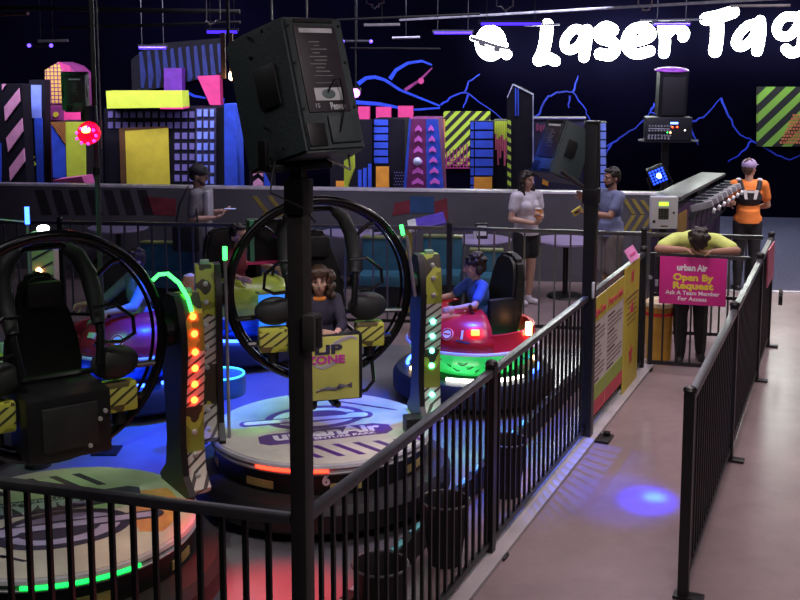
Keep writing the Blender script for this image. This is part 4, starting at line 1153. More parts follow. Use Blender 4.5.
# ------------------------------------------------------------------ small spinning bumper cars
def spin_car(name, label, loc, rz, body_m, bowl_m, glow, lamps=True, number='1', group=None):
    t = thing(name, label, 'ride car', (loc[0], loc[1], 0), rz, group)
    MB().lathe([(0.52, .07), (0.68, .07), (0.735, .11), (0.735, .24), (0.70, .29), (0.56, .30), (0.52, .28)], 56, closed=True).build('bumper_ring', black_rubber, t)
    MB().lathe([(0.0, .08), (.54, .08), (.54, .30), (0.0, .30)], 40).build('chassis', black_plastic, t)
    for i, (a0, a1) in enumerate([(0, .5), (.75, 1.25), (1.5, 2.0), (2.3, 2.8), (3.05, 3.5), (3.75, 4.25), (4.5, 5.0), (5.3, 5.8)]):
        MB().torus((0, 0, .315), .60, .017, (0, 0, 1), 16, 8, a0, a1).build('base_light', glow[i % len(glow)], t)
    bowl = MB().lathe([(0.0, .30), (.40, .30), (.50, .36), (.57, .46), (.60, .53), (0.0, .53)], 56).build('bowl', bowl_m, t)
    b = MB()
    for k in range(46):
        a = k / 46 * 2 * PI; z = .38 + .10 * ((k * 29) % 46) / 46
        rr = .50 + (z - .36) * .66
        b.tube([(rr * math.cos(a + d_), rr * math.sin(a + d_), z + .025 * math.sin(d_ * 20 + k)) for d_ in (0, .05, .1, .15)], .006, 5)
    b.build('splash_print', M('dark_splash_print', (0.02, 0.10, 0.05), .4), bowl)
    MB().torus((0, 0, .545), .605, .016, (0, 0, 1), 64, 8).build('rim_strip', white_paint, t)
    # hood (front half, local -y), open cockpit behind
    b = MB(); seg = 28; prof = [(.60, .555), (.575, .66), (.50, .77), (.38, .84), (.24, .865)]
    b.lathe(prof, seg, a0=R(188), a1=R(352))
    b.lathe([(.595, .55), (.565, .64), (.56, .70), (.52, .70), (.50, .56)], 30, a0=R(-10), a1=R(190), closed=True)
    hood = b.build('hood', body_m, t)
    m_ = hood.modifiers.new('thick', 'SOLIDIFY'); m_.thickness = .02
    def on_hood(ang, z):   # frame on the hood: x along the rim, y up the slope
        pr = [(.60, .555), (.575, .66), (.50, .77), (.38, .84), (.24, .865)]
        for (ra, za), (rb_, zb) in zip(pr[:-1], pr[1:]):
            if za <= z <= zb:
                r_ = ra + (rb_ - ra) * (z - za) / (zb - za); sl = V(((rb_ - ra), (zb - za))).normalized(); break
        ca, sa = math.cos(R(ang)), math.sin(R(ang))
        return frame_mat((r_ * ca, r_ * sa, z), (-sa, ca, 0), (sl.x * ca, sl.x * sa, sl.y))
    for sgn in (1, -1):
        g_ = lambda a_: a_ if sgn == 1 else 180 - a_
        b = MB(); b.box((0, 0, .008), (.075, .055, .03), bev=.01); b.build('head_lamp', led_red if lamps else led_off, hood, xf=on_hood(g_(-24), .725))
        b = MB(); b.cyl((0, 0, -.01), (0, 0, .012), .055, seg=24); bd_ = b.build('round_badge', M('badge_print', (.75, .62, .55), .4), hood, xf=on_hood(g_(-50), .70))
        b = MB(); b.torus((0, 0, .012), .045, .007, (0, 0, 1), 24, 6); b.box((0, 0, .013), (.06, .012, .004)); b.build('badge_ring', car_red, bd_, xf=on_hood(g_(-50), .70))
        words_on('number', number, .11, white_ink, hood, on_hood(g_(-36), .70) @ Matrix.Translation((0, 0, .008)), .004)
        b = MB(); b.prism([(-.06, -.055, .004), (.06, -.075, .004), (.065, -.06, .004), (-.055, -.042, .004)], (0, 0, .006)); b.build('number_stripe', navy_ink, hood, xf=on_hood(g_(-35), .70))
        MB().box((sgn * .50, .30, .72), (.04, .05, .12), bev=.01).build('tail_lamp', led_orange if lamps else led_off, hood)
    # seat facing local -y
    outline = [(-.23, .50), (-.25, .80), (-.24, 1.10), (-.18, 1.26), (-.08, 1.31), (.08, 1.31), (.18, 1.26), (.24, 1.10), (.25, .80), (.23, .50)]
    b = MB().prism([(x, .20 + (z - .5) * .16, z) for x, z in outline], (0, .12, 0))
    bmesh.ops.bevel(b.bm, geom=list(b.bm.edges), offset=.03, segments=2, affect='EDGES')
    st_ = b.build('backrest', seat_m, t)
    for sx in (-1, 1): MB().box((sx * .24, .16, .78), (.07, .26, .34), bev=.03).build('seat_wing', seat_m, st_)
    MB().box((0, .03, .56), (.46, .44, .12), bev=.04).build('seat_pan', seat_m, t)
    for sx in (-1, 1):
        MB().tube([(sx * .30, -.02, .68), (sx * .30, -.16, .86), (sx * .30, -.18, .93)], .016, 8).build('joystick', black_metal, t)
    MB().tube([(-.22, .18, .74), (-.2, -.05, .70), (0, -.08, .69), (.2, -.05, .70), (.22, .18, .74)], .014, 6).build('lap_belt', pad_m, t)
    return t


car_red = M('glossy_red_body', (0.62, 0.02, 0.03), 0.25, 0, 0.08)
bowl_green = M('green_bowl_glow', (0.05, 0.52, 0.16), 0.3, 0, 0.5, 5, emit=.45, ecol=(.02, .9, .12))  # glow added to the bowl's colour to make it look lit
bowl_blue = M('blue_bowl_print', (0.04, 0.16, 0.60), 0.3, 0, 0.5, 5)
C0 = V((.67, 9.66, 0))
spin_car('spinning_bumper_car', 'red spinning bumper car with a green bowl, ridden by the boy in blue', C0, R(-68), car_red, bowl_green, [strip_white, strip_blue, strip_orange, strip_white])
D0 = V((-2.40, 9.5, 0))
spin_car('spinning_bumper_car', 'dim red spinning bumper car behind the nearest ring car, its rider in a hoodie', D0, R(40), M('dim_red_body', (0.40, 0.02, 0.05), 0.3), bowl_blue, [strip_blue], False)
F0 = V((-1.66, 11.0, 0))
tF = spin_car('spinning_bumper_car', 'lime and blue spinning bumper car with a glowing blue front panel', F0, R(35), M('lime_body', (0.42, 0.55, 0.06), 0.3), bowl_blue, [strip_blue], False)
pnl = MB().box((0.12, -.60, .60), (.42, .05, .34), bev=.01).build('front_screen', M('blue_lit_panel', (.05, .25, .8), .3, emit=0.9, ecol=(0.03, 0.25, 1.0), var=.5, scale=9), tF)
b = MB()
for k in range(14): b.tube([(-.06 + .025 * k + .02 * math.sin(k * 3 + j) , -.63, .50 + .04 * j + .015 * math.sin(k * 5)) for j in range(5)], .004, 5)
b.build('printed_scribble', white_ink, pnl)
MB().box((.12, -.60, .79), (.46, .10, .03), bev=.008).build('screen_top', M('lime_trim', (.4, .55, .08), .4), tF)
E0 = V((-3.62, 8.15, 0))
tE = spin_car('spinning_bumper_car', 'chartreuse spinning bumper car with lilac printed front, half hidden behind the nearest ring car', E0, R(20), panel_yel, bowl_blue, [strip_blue], False)
pnl = MB().box((0.15, -.61, .44), (.62, .04, .34), bev=.01).build('front_screen', M('lilac_panel', (.36, .38, .75), .4, emit=0.25, ecol=(.25, .28, 1.0)), tE)
b = MB()
for j in range(3): b.tube([(-.12 + .05 * k, -.635, .40 + .1 * j + .03 * math.sin(k * 1.7 + j)) for k in range(11)], .006, 5)
b.build('printed_scribble', navy_ink, pnl)
MB().box((.15, -.635, .34), (.62, .012, .05)).build('amber_band', M('amber_side_plate', (0.42, 0.33, 0.12), 0.5), pnl)
# upright arms of cars standing further back
for (px, y0, y1, d, lab, leds, m) in [(47, 262, 300, 8.75, 'lamp arm with orange lamps behind the nearest ring car', (1.45, 1.57, 1.68), led_orange)]:
    c0 = at(px, 300, d)
    t = thing('light_tower', 'upright patterned ' + lab, 'ride arm', (c0.x, c0.y, 0))
    ca = MB().box((0, 0, .83), (.19, .14, 1.66), bev=.02).build('casing', M('peach_arm_print', (.55, .35, .25), .5), t)
    b = MB()
    for k in range(12): b.box((0, -.072, .40 + k * .11), (.19, .006, .016), Euler((0, R(-28), 0)))
    b.build('slanted_stripes', navy_ink, ca)
    zt = at(px, 268, d).z
    for k in range(3): MB().ball((-.03, -.078, at(px, 269 + 11 * k, d).z), (.026, .016, .026), 10).build('lamp', m, ca)
    MB().lathe([(0, .01), (.12, .01), (.12, .10), (0, .10)], 28).build('base', black_rubber, t)
    MB().ball((0, -.02, at(42, 228, d).z), (.05, .05, .03)).build('top_lamp', M('white_bulb', (1, 1, .9), .3, emit=10), t)
    MB().box((0, 0, at(42, 233, d).z - .02), (.2, .14, .07), bev=.02).build('top_cap', M('green_grey_cap', (0.35, 0.5, 0.42), .4), t)
# whip lights that rise behind the nearest car
p_ = at(28, 236, 7.9)
t = thing('light_whip', 'upright whip pole with a glowing blue tip at the upper left', 'light', (p_.x, p_.y, 0))
MB().cyl((0, 0, 0), (0, 0, at(28, 224, 7.9).z), .012, seg=8).build('pole', grey_metal, t)
MB().cyl((0, 0, at(28, 224, 7.9).z), (0, 0, at(28, 207, 7.9).z), .018, seg=8).build('tip', led_blue, t)
MB().lathe([(0, 0.006), (.10, 0.006), (.08, .05), (0, .05)], 16).build('foot', black_rubber, t)
a, b_ = at(-8, 219, 7.9), at(26, 222, 7.9)
MB().cyl(a, b_, .008, seg=8).build('tie_bar', steel, t, world=True)
# orange cone-like grip behind the middle car's left arm
c0 = at(191, 315, 8.4)
t = thing('orange_grip', 'orange padded post beside the left arm of the middle ring car', 'post', (c0.x, c0.y, 0))
MB().lathe([(0, .9), (.045, .92), (.055, 1.0), (.05, 1.10), (.065, 1.18), (.065, 1.32), (.05, 1.38), (0, 1.40)], 16).build('pad', M('orange_foam', (.75, .33, .04), .5), t)
MB().cyl((0, 0, 0.006), (0, 0, .92), .02, seg=10).build('pole', black_metal, t)
MB().lathe([(0, 0.006), (.12, 0.006), (.10, .06), (0, .06)], 16).build('foot', black_rubber, t)
# round cyan-lit bollard base behind the left arm
c0 = atz(222, 394, 0)
t = thing('floor_bollard', 'low round drum with cyan glowing rim behind left arm of the middle ring car', 'bollard', (c0.x, c0.y, 0.006))
MB().lathe([(0, 0), (.21, 0), (.22, .05), (.22, .18), (0, .18)], 32).build('drum', M('teal_drum', (.04, .16, .2), .4), t)
MB().torus((0, 0, .19), .205, .010, (0, 0, 1), 40, 8).build('rim_light', M('cyan_strip', (.1, .8, 1), .3, emit=1.2, ecol=(.1, .8, 1)), t)
# black rubber tubs between ride kerb and fence
for (px, py, l) in [(390, 566, 'nearest black rubber tub inside the aisle fence, partly cut by the frame'), (452, 501, 'black rubber tub inside the aisle fence, near the second fence post'), (506, 440, 'black rubber tub inside the aisle fence, beyond the second fence post')]:
    c0 = atz(px, py, .40)
    q_ = c0 - A0; sd = q_.dot(AD); c0 = A0 + AD * sd + AN * .22
    t = thing('rubber_tub', l, 'tub', (c0.x, c0.y, 0))
    MB().lathe([(0, 0.0), (.10, 0), (.145, .38), (.155, .40), (.145, .405), (.13, .38), (.09, .05), (0, .05)], 28).build('body', black_rubber, t)
    MB().torus((0, 0, .40), .15, .008, (0, 0, 1), 32, 8).build('rim', M('worn_rim', (.10, .10, .11), .4), t)
# cyan reflective dashes along the ride kerb
rd = M('cyan_reflector', (.20, .75, .80), .25)
fst = None
for i in range(16):
    s_ = 0.3 + i * .27
    c0 = b0 + AD * (1.2 + s_) + AN * .03
    if fst is None:
        fst = MB().box((0, 0, .006), (.15, .035, .012), bev=.002).build('kerb_reflector', rd); o = fst
    else:
        o = fst.copy(); C.objects.link(o)
    o.location = (c0.x, c0.y, .16); o.rotation_euler = (0, 0, fz)
    tag(o, 'pale cyan reflector dash on the black kerb along the ride floor', 'reflector', 'reflectors on the ride kerb')
# ------------------------------------------------------------------ people
def skin_mat(name, c): return M(name, c, 0.55, 0, 0.08, 12)


skin_a = skin_mat('light_skin', (0.50, 0.28, 0.20)); skin_b = skin_mat('pale_skin', (0.55, 0.33, 0.25)); skin_c = skin_mat('tan_skin', (0.40, 0.21, 0.14))
eye_w = M('eye_white', (.45, .43, .42), .3); eye_d = M('eye_dark', (.02, .015, .012), .2); lip_m = M('lips', (.42, .14, .13), .5)


def remesh(b, vox, name, mat, parent, smooth_it=3):
    bm = b.bm; me = bpy.data.meshes.new(name); bm.to_mesh(me); bm.free()
    o = bpy.data.objects.new(name, me); C.objects.link(o)
    md = o.modifiers.new('r', 'REMESH'); md.mode = 'VOXEL'; md.voxel_size = vox; md.use_smooth_shade = True
    if smooth_it:
        s_ = o.modifiers.new('s', 'SMOOTH'); s_.iterations = smooth_it; s_.factor = .5
    bpy.context.view_layer.update()
    m2 = bpy.data.meshes.new_from_object(o.evaluated_get(bpy.context.evaluated_depsgraph_get()))
    bpy.data.objects.remove(o); bpy.data.meshes.remove(me)
    m2.name = name; m2.materials.clear(); m2.materials.append(mat)
    for p in m2.polygons: p.use_smooth = True
    o = bpy.data.objects.new(name, m2); C.objects.link(o); o.parent = parent
    return o


def cap(b, p0, p1, r0, r1):
    p0, p1 = V(p0), V(p1)
    b.ball(p0, r0, 14); b.ball(p1, r1, 14)
    if (p1 - p0).length > 1e-4: b.cyl(p0, p1, r0, r1, 16)


def hand(b, wr, d, palm_n, k, curl=0.5, side=1):
    """palm, four unequal bent fingers and a thumb off the palm's side; d points along the hand, palm_n out of the palm"""
    wr = V(wr); d = V(d).normalized(); n = V(palm_n); n = (n - d * n.dot(d)).normalized(); s = d.cross(n) * side
    pc = wr + d * .05 * k
    fr = Matrix((s, d, n)).transposed()
    b.ball(pc, (.041 * k, .052 * k, .016 * k), 12, fr)
    for i, (off, ln) in enumerate(((-.030, .070), (-.010, .080), (.010, .076), (.029, .060))):
        r0 = wr + d * .088 * k + s * off * k
        m1 = r0 + (d * math.cos(curl * .6) + n * math.sin(curl * .6)) * ln * .5 * k
        m2 = m1 + (d * math.cos(curl * 1.6) + n * math.sin(curl * 1.6)) * ln * .5 * k
        cap(b, r0 - d * .02 * k, m1, .0105 * k, .0095 * k); cap(b, m1, m2, .0095 * k, .008 * k)
    t0 = wr + d * .03 * k - s * .03 * k
    t1 = t0 + (d * .6 - s * .6 + n * .35).normalized() * .045 * k
    t2 = t1 + (d * .85 - s * .1 + n * .5).normalized() * .032 * k
    cap(b, t0, t1, .013 * k, .011 * k); cap(b, t1, t2, .011 * k, .009 * k)


def hem(o, co, no):
    bm = bmesh.new(); bm.from_mesh(o.data)
    bmesh.ops.bisect_plane(bm, geom=bm.verts[:] + bm.edges[:] + bm.faces[:], plane_co=co, plane_no=no, clear_inner=True)
    ed = [e for e in bm.edges if e.is_boundary]
    if ed: bmesh.ops.holes_fill(bm, edges=ed, sides=0)
    bm.to_mesh(o.data); bm.free()


def human(label, loc, rz, h=1.75, pose=None, skin=skin_a, shirt=None, sleeve=.55, pants=None, leg=1.0, shoes=None, hair=None, hair_style='short', female=False, kid=False, vox=.0095, top=None, beard=None, face_on=True, shorts_r=1.0):
    """stands facing local -y. pose overrides joint positions in metres for a 1.75 m body, then everything scales"""
    k = h / 1.75
    J = dict(pelvis=(0, 0, .96), waist=(0, 0, 1.10), chest=(0, 0, 1.30), neck=(0, .01, 1.475), head=(0, -.01, 1.635),
             sh_a=(.185, 0, 1.425), el_a=(.235, .02, 1.14), wr_a=(.245, -.05, .90), hd_a=(0, -.15, -1), pn_a=(-1, 0, 0),
             sh_b=(-.185, 0, 1.425), el_b=(-.235, .02, 1.14), wr_b=(-.245, -.05, .90), hd_b=(0, -.15, -1), pn_b=(1, 0, 0),
             hip_a=(.09, 0, .92), kn_a=(.10, -.015, .49), an_a=(.105, .02, .085), hip_b=(-.09, 0, .92), kn_b=(-.10, -.015, .49), an_b=(-.105, .02, .085),
             yaw=0, pitch=0, roll=0, curl=.6, toe_a=(0.15, -1, 0), toe_b=(-0.15, -1, 0))
    J.update(pose or {})
    P = {n: (V(v) if hasattr(v, '__len__') else v) for n, v in J.items()}
    hs = 1.0 if not kid else 1.22         # children have larger heads for their height
    sw = .92 if female else 1.0
    t = thing('person', label, 'person', loc, rz)
    S = Matrix.Scale(k, 4)
    spine = (P['chest'] - P['pelvis']).normalized()
    side = (P['sh_a'] - P['sh_b']).normalized(); fwd = side.cross(spine).normalized() * -1
    fwd = spine.cross(side).normalized() * -1 if spine.cross(side).dot(V((0, -1, 0))) < -1 else spine.cross(side).normalized()
    tb = Matrix((side, fwd.cross(side) if False else spine.cross(side).normalized(), spine)).transposed()

    def torso(b, g=0.0, lower=True, upper=True):
        if upper:
            b.ball(P['chest'], (.165 * sw + g, .112 + g, .175 + g), 18, tb)
            b.ball(P['chest'] + spine * .09, (.155 * sw + g, .095 + g, .085 + g), 16, tb)
            cap(b, P['sh_a'] * .92 + P['sh_b'] * .08, P['sh_b'] * .92 + P['sh_a'] * .08, .058 + g, .058 + g)
            b.ball(P['waist'], (.142 * sw + g, .100 + g, .13 + g), 16, tb)
            if female:
                for sx in (-1, 1): b.ball(P['chest'] + side * .07 * sx - fwd * -.0 + tb @ V((0, 0, .0)) + front * .075, .062 + g, 12)
        if lower: b.ball(P['pelvis'], (.162 + g, .118 + g, .13 + g), 16, tb)

    fx = spine.cross(side).normalized()
    front = fx if fx.dot(Matrix.Rotation(0, 3, 'Z') @ V((0, -1, 0))) > 0 else -fx
    if 'front' in J: front = V(J['front']).normalized()

    def arms(b, g=0.0, f=1.0, hands=True):
        for s_ in 'ab':
            A, E, W = P['sh_' + s_], P['el_' + s_], P['wr_' + s_]
            if f < 1:
                cap(b, A, A + (E - A) * f, .054 + g, .046 + g * 1.3); continue
            cap(b, A, E, .052 + g, .040 + g)
            if f > 1: cap(b, E, E + (W - E) * (f - 1), .040 + g, .030 + g)
            else: cap(b, E, E + (W - E) * .3, .040 + g, .041 + g); cap(b, E + (W - E) * .3, W, .041 + g, .027 + g)
            if hands: hand(b, W, P['hd_' + s_], P['pn_' + s_], 1, P['curl'], -1 if s_ == 'a' else 1)

    def legs(b, g=0.0, f=2.0, feet=True):
        for s_ in 'ab':
            H_, K, A = P['hip_' + s_], P['kn_' + s_], P['an_' + s_]
            d1 = (K - H_)
            if f <= 1: cap(b, H_, H_ + d1 * f, .088 + g, .088 - .026 * f + g * 1.3 * shorts_r); continue
            cap(b, H_, K, .086 + g, .056 + g)
            d2 = A - K; e = (f - 1)
            cap(b, K, K + d2 * min(.3, e), .054 + g, .055 + g)
            cap(b, K + d2 * min(.3, e), K + d2 * e, .055 + g, .055 - .020 * e + g)
            if feet:
                q = V(P['toe_' + s_]).normalized()
                cap(b, A + V((0, 0, -.045)) - q * .03, A + V((0, 0, -.052)) + q * .13, .036 + g, .028 + g)

    hm = Matrix.Rotation(P['yaw'], 3, 'Z') @ Matrix.Rotation(P['pitch'], 3, 'X') @ Matrix.Rotation(P['roll'], 3, 'Y')
    hc = P['head']

    def HP(x, y, z): return hc + hm @ (V((x, y, z)) * hs)
    b = MB(); torso(b); arms(b); legs(b)
    cap(b, P['neck'] + spine * -.06, HP(0, .012, -.06), .056, .050)
    b.ball(HP(0, .012, .025), (.076 * hs, .094 * hs, .092 * hs), 18, hm)
    b.ball(HP(0, -.028, -.045), (.056 * hs, .060 * hs, .068 * hs), 16, hm)
    b.ball(HP(0, -.055, -.092), (.026 * hs, .022 * hs, .018 * hs), 10, hm)     # chin
    cap(b, HP(0, -.088, .012), HP(0, -.106, -.024), .009 * hs, .0145 * hs)            # nose
    for sx in (-1, 1):
        b.ball(HP(sx * .074, .012, -.008), (.012 * hs, .022 * hs, .032 * hs), 10, hm)  # ear
        b.ball(HP(sx * .032, -.078, .030), (.026 * hs, .014 * hs, .010 * hs), 8, hm)      # brow ridge
        b.ball(HP(sx * .042, -.062, -.022), (.022 * hs, .020 * hs, .018 * hs), 8, hm)     # cheek
    bmesh.ops.transform(b.bm, matrix=S, verts=b.bm.verts)
    body = remesh(b, vox * max(.8, k), 'body', skin, t, 2)
    if face_on:
        for sx in (-1, 1):
            e = MB().ball(HP(sx * .031, -.0815, .008), (.0115 * hs, .007 * hs, .0065 * hs), 10, hm).build('eye', eye_w, t, xf=S)
            MB().ball(HP(sx * .031, -.0885, .008), (.0062 * hs, .003 * hs, .0062 * hs), 8, hm).build('iris', eye_d, e, xf=S)
            MB().tube([HP(sx * .016, -.092, .031), HP(sx * .032, -.094, .036), HP(sx * .050, -.082, .030)], .0035 * hs, 6).build('eyebrow', hair or eye_d, t, xf=S)
        MB().tube([HP(-.024, -.080, -.056), HP(-.01, -.089, -.054), HP(0, -.091, -.056), HP(.01, -.089, -.054), HP(.024, -.080, -.056)], [.002, .006, .007, .006, .002], 8).build('mouth', lip_m, t, xf=S)
    # clothes
    if shirt:
        b = MB(); torso(b, .014); arms(b, .014, sleeve, False)
        b.ball(P['neck'] - spine * .045, (.085, .07, .04), 12, tb); b.ball(P['pelvis'] + spine * .005, (.188, .142, .125), 16, tb); b.cyl(P['pelvis'] - spine * .045, P['waist'], .165, .15, 20) if not kid else None
        bmesh.ops.transform(b.bm, matrix=S, verts=b.bm.verts); so = remesh(b, .012 * k, 'shirt', shirt, t, 4); hem(so, (P['pelvis'] - spine * .035) * k, spine)
    if pants:
        b = MB(); b.ball(P['pelvis'] - spine * .01, (.168, .124, .125), 16, tb); legs(b, .018 if leg > 1 else .022, leg, False)
        bmesh.ops.transform(b.bm, matrix=S, verts=b.bm.verts); remesh(b, .013 * k, 'trousers' if leg > 1 else 'shorts', pants, t, 4)
    if shoes:
        for s_ in 'ab':
            A = P['an_' + s_]; q = V(P['toe_' + s_]).normalized()
            b = MB(); cap(b, A + V((0, 0, -.043)) - q * .035, A + V((0, 0, -.047)) + q * .14, .044, .036); cap(b, A + V((0, 0, -.04)), A + V((0, 0, .0)), .047, .045)
            b.box(A + V((0, 0, -.076)) + q * .05, (.07, .07, .016))
            bmesh.ops.transform(b.bm, matrix=S, verts=b.bm.verts); remesh(b, .010 * k, 'shoe', shoes, t, 2)
    # hair
    if hair:
        b = MB(); rnd = random.Random(len(label))
        def hb(x, y, z, rx, ry, rz_): b.ball(HP(x, y, z), (rx * hs, ry * hs, rz_ * hs), 14, hm)
        hb(0, .030, .045, .085, .098, .085); hb(0, .06, .0, .075, .065, .075)
        hb(0, -.045, .098, .062, .045, .025)
        for sx in (-1, 1): hb(sx * .066, .01, .045, .022, .055, .045)
        if hair_style == 'short':
            for i in range(26):
                a = rnd.uniform(0, 2 * PI); q = rnd.uniform(0, 1.1)
                hb(.08 * math.sin(q) * math.cos(a), .03 + .088 * math.sin(q) * math.sin(a), .045 + .085 * math.cos(q), .022, .022, .016)
        if hair_style == 'mop':
            for i in range(34):
                a = rnd.uniform(0, 2 * PI); q = rnd.uniform(0, 1.5)
                hb(.088 * math.sin(q) * math.cos(a), .022 + .092 * math.sin(q) * math.sin(a), .045 + .09 * math.cos(q), .028, .028, .024)
            for i in range(7): hb(-.06 + i * .02, -.078 + abs(i - 3) * .006, .058 - (i % 2) * .012, .015, .014, .03)
            for sx in (-1, 1): hb(sx * .078, .03, -.03, .02, .04, .05)
        if hair_style == 'long':
            for sx in (-1, 1):
                for i in range(7):
                    hb(sx * (.078 + .008 * math.sin(i * 2)), .02 - .004 * i, .03 - i * .042, .032, .050, .038)
                for i in range(5): hb(sx * (.088 + .010 * math.sin(i)), -.010 - .010 * i, -.03 - i * .05, .022, .026, .036)
                hb(sx * .045, -.062, .078, .04, .03, .028)
            for i in range(7): hb(0, .08, .02 - i * .045, .08, .04, .045)
        if hair_style == 'wavy':
            for sx in (-1, 1):
                for i in range(8):
                    hb(sx * (.088 + .016 * math.sin(i * 1.9)), .02 + .01 * math.cos(i * 2.2), .05 - i * .026, .042, .062, .034)
                for i in range(5): hb(sx * (.082 + .01 * math.cos(i * 2)), -.045, .04 - i * .035, .022, .026, .03)
                hb(sx * .04, -.07, .085, .045, .028, .024)
            for i in range(5): hb(0, .08, .03 - i * .045, .09, .045, .045)
            for i in range(5): hb(-.045 + i * .0225, -.085, .066 - (i % 2) * .008, .016, .012, .026)
        bmesh.ops.transform(b.bm, matrix=S, verts=b.bm.verts); remesh(b, .0085 * k, 'hair', hair, t, 1)
    if beard:
        b = MB()
        for x, y, z, r in [(0, -.062, -.088, .030), (.03, -.05, -.075, .028), (-.03, -.05, -.075, .028), (.052, -.02, -.055, .022), (-.052, -.02, -.055, .022), (0, -.083, -.038, .012), (.018, -.080, -.04, .012), (-.018, -.080, -.04, .012)]:
            b.ball(HP(x, y, z), r * hs, 10)
        bmesh.ops.transform(b.bm, matrix=S, verts=b.bm.verts); remesh(b, .008 * k, 'beard', beard, t, 1)
    return t, HP, S, P, tb


hair_dark = M('dark_hair', (.020, .013, .010), .5, 0, .4, 30); hair_brown = M('brown_hair', (.065, .035, .022), .5, 0, .4, 25); hair_chest = M('chestnut_hair', (.09, .05, .035), .5, 0, .4, 25)
grey_shirt = M('grey_shirt_cloth', (.20, .19, .21), .8, 0, .12, 18); white_top = M('white_blouse_cloth', (.62, .58, .66), .8, 0, .12, 14); blue_shirt = M('dusty_blue_shirt_cloth', (.17, .19, .33), .8, 0, .12, 16)
yellow_shirt = M('lime_yellow_shirt_cloth', (.70, .82, .22), .8, 0, .10, 10); orange_shirt = M('orange_shirt_cloth', (.80, .22, .04), .8, 0, .10, 10); boyblue = M('blue_tee_cloth', (.05, .12, .45), .8, 0, .15, 12)
dark_pants = M('dark_trouser_cloth', (.018, .018, .022), .8, 0, .2, 14); khaki = M('khaki_cloth', (.20, .17, .16), .8, 0, .12, 14); black_shorts = M('black_shorts_cloth', (.015, .014, .018), .8); jean = M('slate_jean_cloth', (.06, .065, .09), .8, 0, .2, 14)
white_shoe = M('white_shoe', (.65, .62, .70), .6); black_shoe = M('black_shoe', (.02, .02, .022), .5); maroon = M('maroon_tee_cloth', (.20, .03, .05), .8); navy_top = M('navy_top_cloth', (.03, .025, .05), .8, 0, .2, 12); orange_col = M('orange_collar_cloth', (.65, .20, .03), .8)
greyblue = M('grey_blue_hoodie_cloth', (.22, .30, .42), .8, 0, .15, 10)


def extra(name, b, m, t, S): return b.build(name, m, t, xf=S)


# man in a cap, far left, side-on, reading his phone
fx_ = at(199, 200, 13.0)
t, HP, S, P, tb = human('man in dark cap and grey shirt behind the back fence, looking at a phone', (fx_.x, 13.0, 0), R(85), 1.80,
    dict(el_a=(.23, -.02, 1.15), wr_a=(.14, -.24, 1.20), hd_a=(-.5, -1, .1), pn_a=(-.3, .2, 1), el_b=(-.22, .03, 1.14), wr_b=(-.16, -.22, 1.16), hd_b=(.5, -1, .2), pn_b=(.3, .2, 1), pitch=R(10), curl=.9),
    skin_b, grey_shirt, .75, jean, 1.95, black_shoe, hair_dark, 'short', beard=hair_brown)
cap_m = M('dark_cap_cloth', (.03, .03, .035), .8)
def cap_on(t, HP, S, m, front=-1):
    b = MB(); cc = HP(0, .018, .055); q = (HP(0, 0, 1) - HP(0, 0, 0)).normalized(); f_ = (HP(0, -1, 0) - HP(0, 0, 0)).normalized(); s_ = (HP(1, 0, 0) - HP(0, 0, 0)).normalized()
    rm = Matrix((s_, -f_, q)).transposed()
    b.ball(cc, (.094, .112, .085), 20, rm); o = b.build('cap_crown', m, t, xf=S)
    b = MB(); b.ball(cc + f_ * .125 + q * -.005, (.07, .072, .009), 16, rm); b.build('cap_peak', m, o, xf=S)
    b = MB(); b.ball(cc + q * .086, .009, 8); b.build('cap_button', m, o, xf=S)
cap_on(t, HP, S, cap_m)
b = MB(); b.box((.0, -.115, 1.30), (.26, .06, .34), bev=.03); extra('light_shirt_front', b, M('pale_shirt_front', (.42, .40, .46), .8), t, S)
bg = thing('shoulder_bag', 'dark shoulder bag hanging at the side of the man in the dark cap', 'bag', (fx_.x - .10, 12.72, .80), R(85))
MB().box((0, 0, .16), (.14, .34, .32), bev=.04).build('body', M('black_bag_cloth', (.022, .02, .022), .8), bg)
MB().box((.075, 0, .22), (.012, .30, .16), bev=.004).build('flap', M('black_bag_cloth', (.022, .02, .022), .8), bg)
MB().tube([(0, -.14, .30), (.05, -.10, .55), (.09, .0, .78), (.05, .10, .55), (0, .14, .30)], .012, 8).build('strap', M('black_bag_cloth', (.022, .02, .022), .8), bg)
phm = M('phone_body', (.05, .05, .06), .3)
hp_ = wm(t) @ (S @ V((0.0, -.37, 1.235)))
ph = thing('mobile_phone', 'small phone in the hands of the man in the dark cap', 'phone', hp_, R(85)); MB().box((0, 0, .006), (.075, .15, .009), bev=.003).build('body', phm, ph); MB().box((0, 0, .0125), (.066, .135, .003)).build('screen', M('phone_screen', (.3, .3, .5), .2, emit=.6, ecol=(.5, .5, .9)), ph)

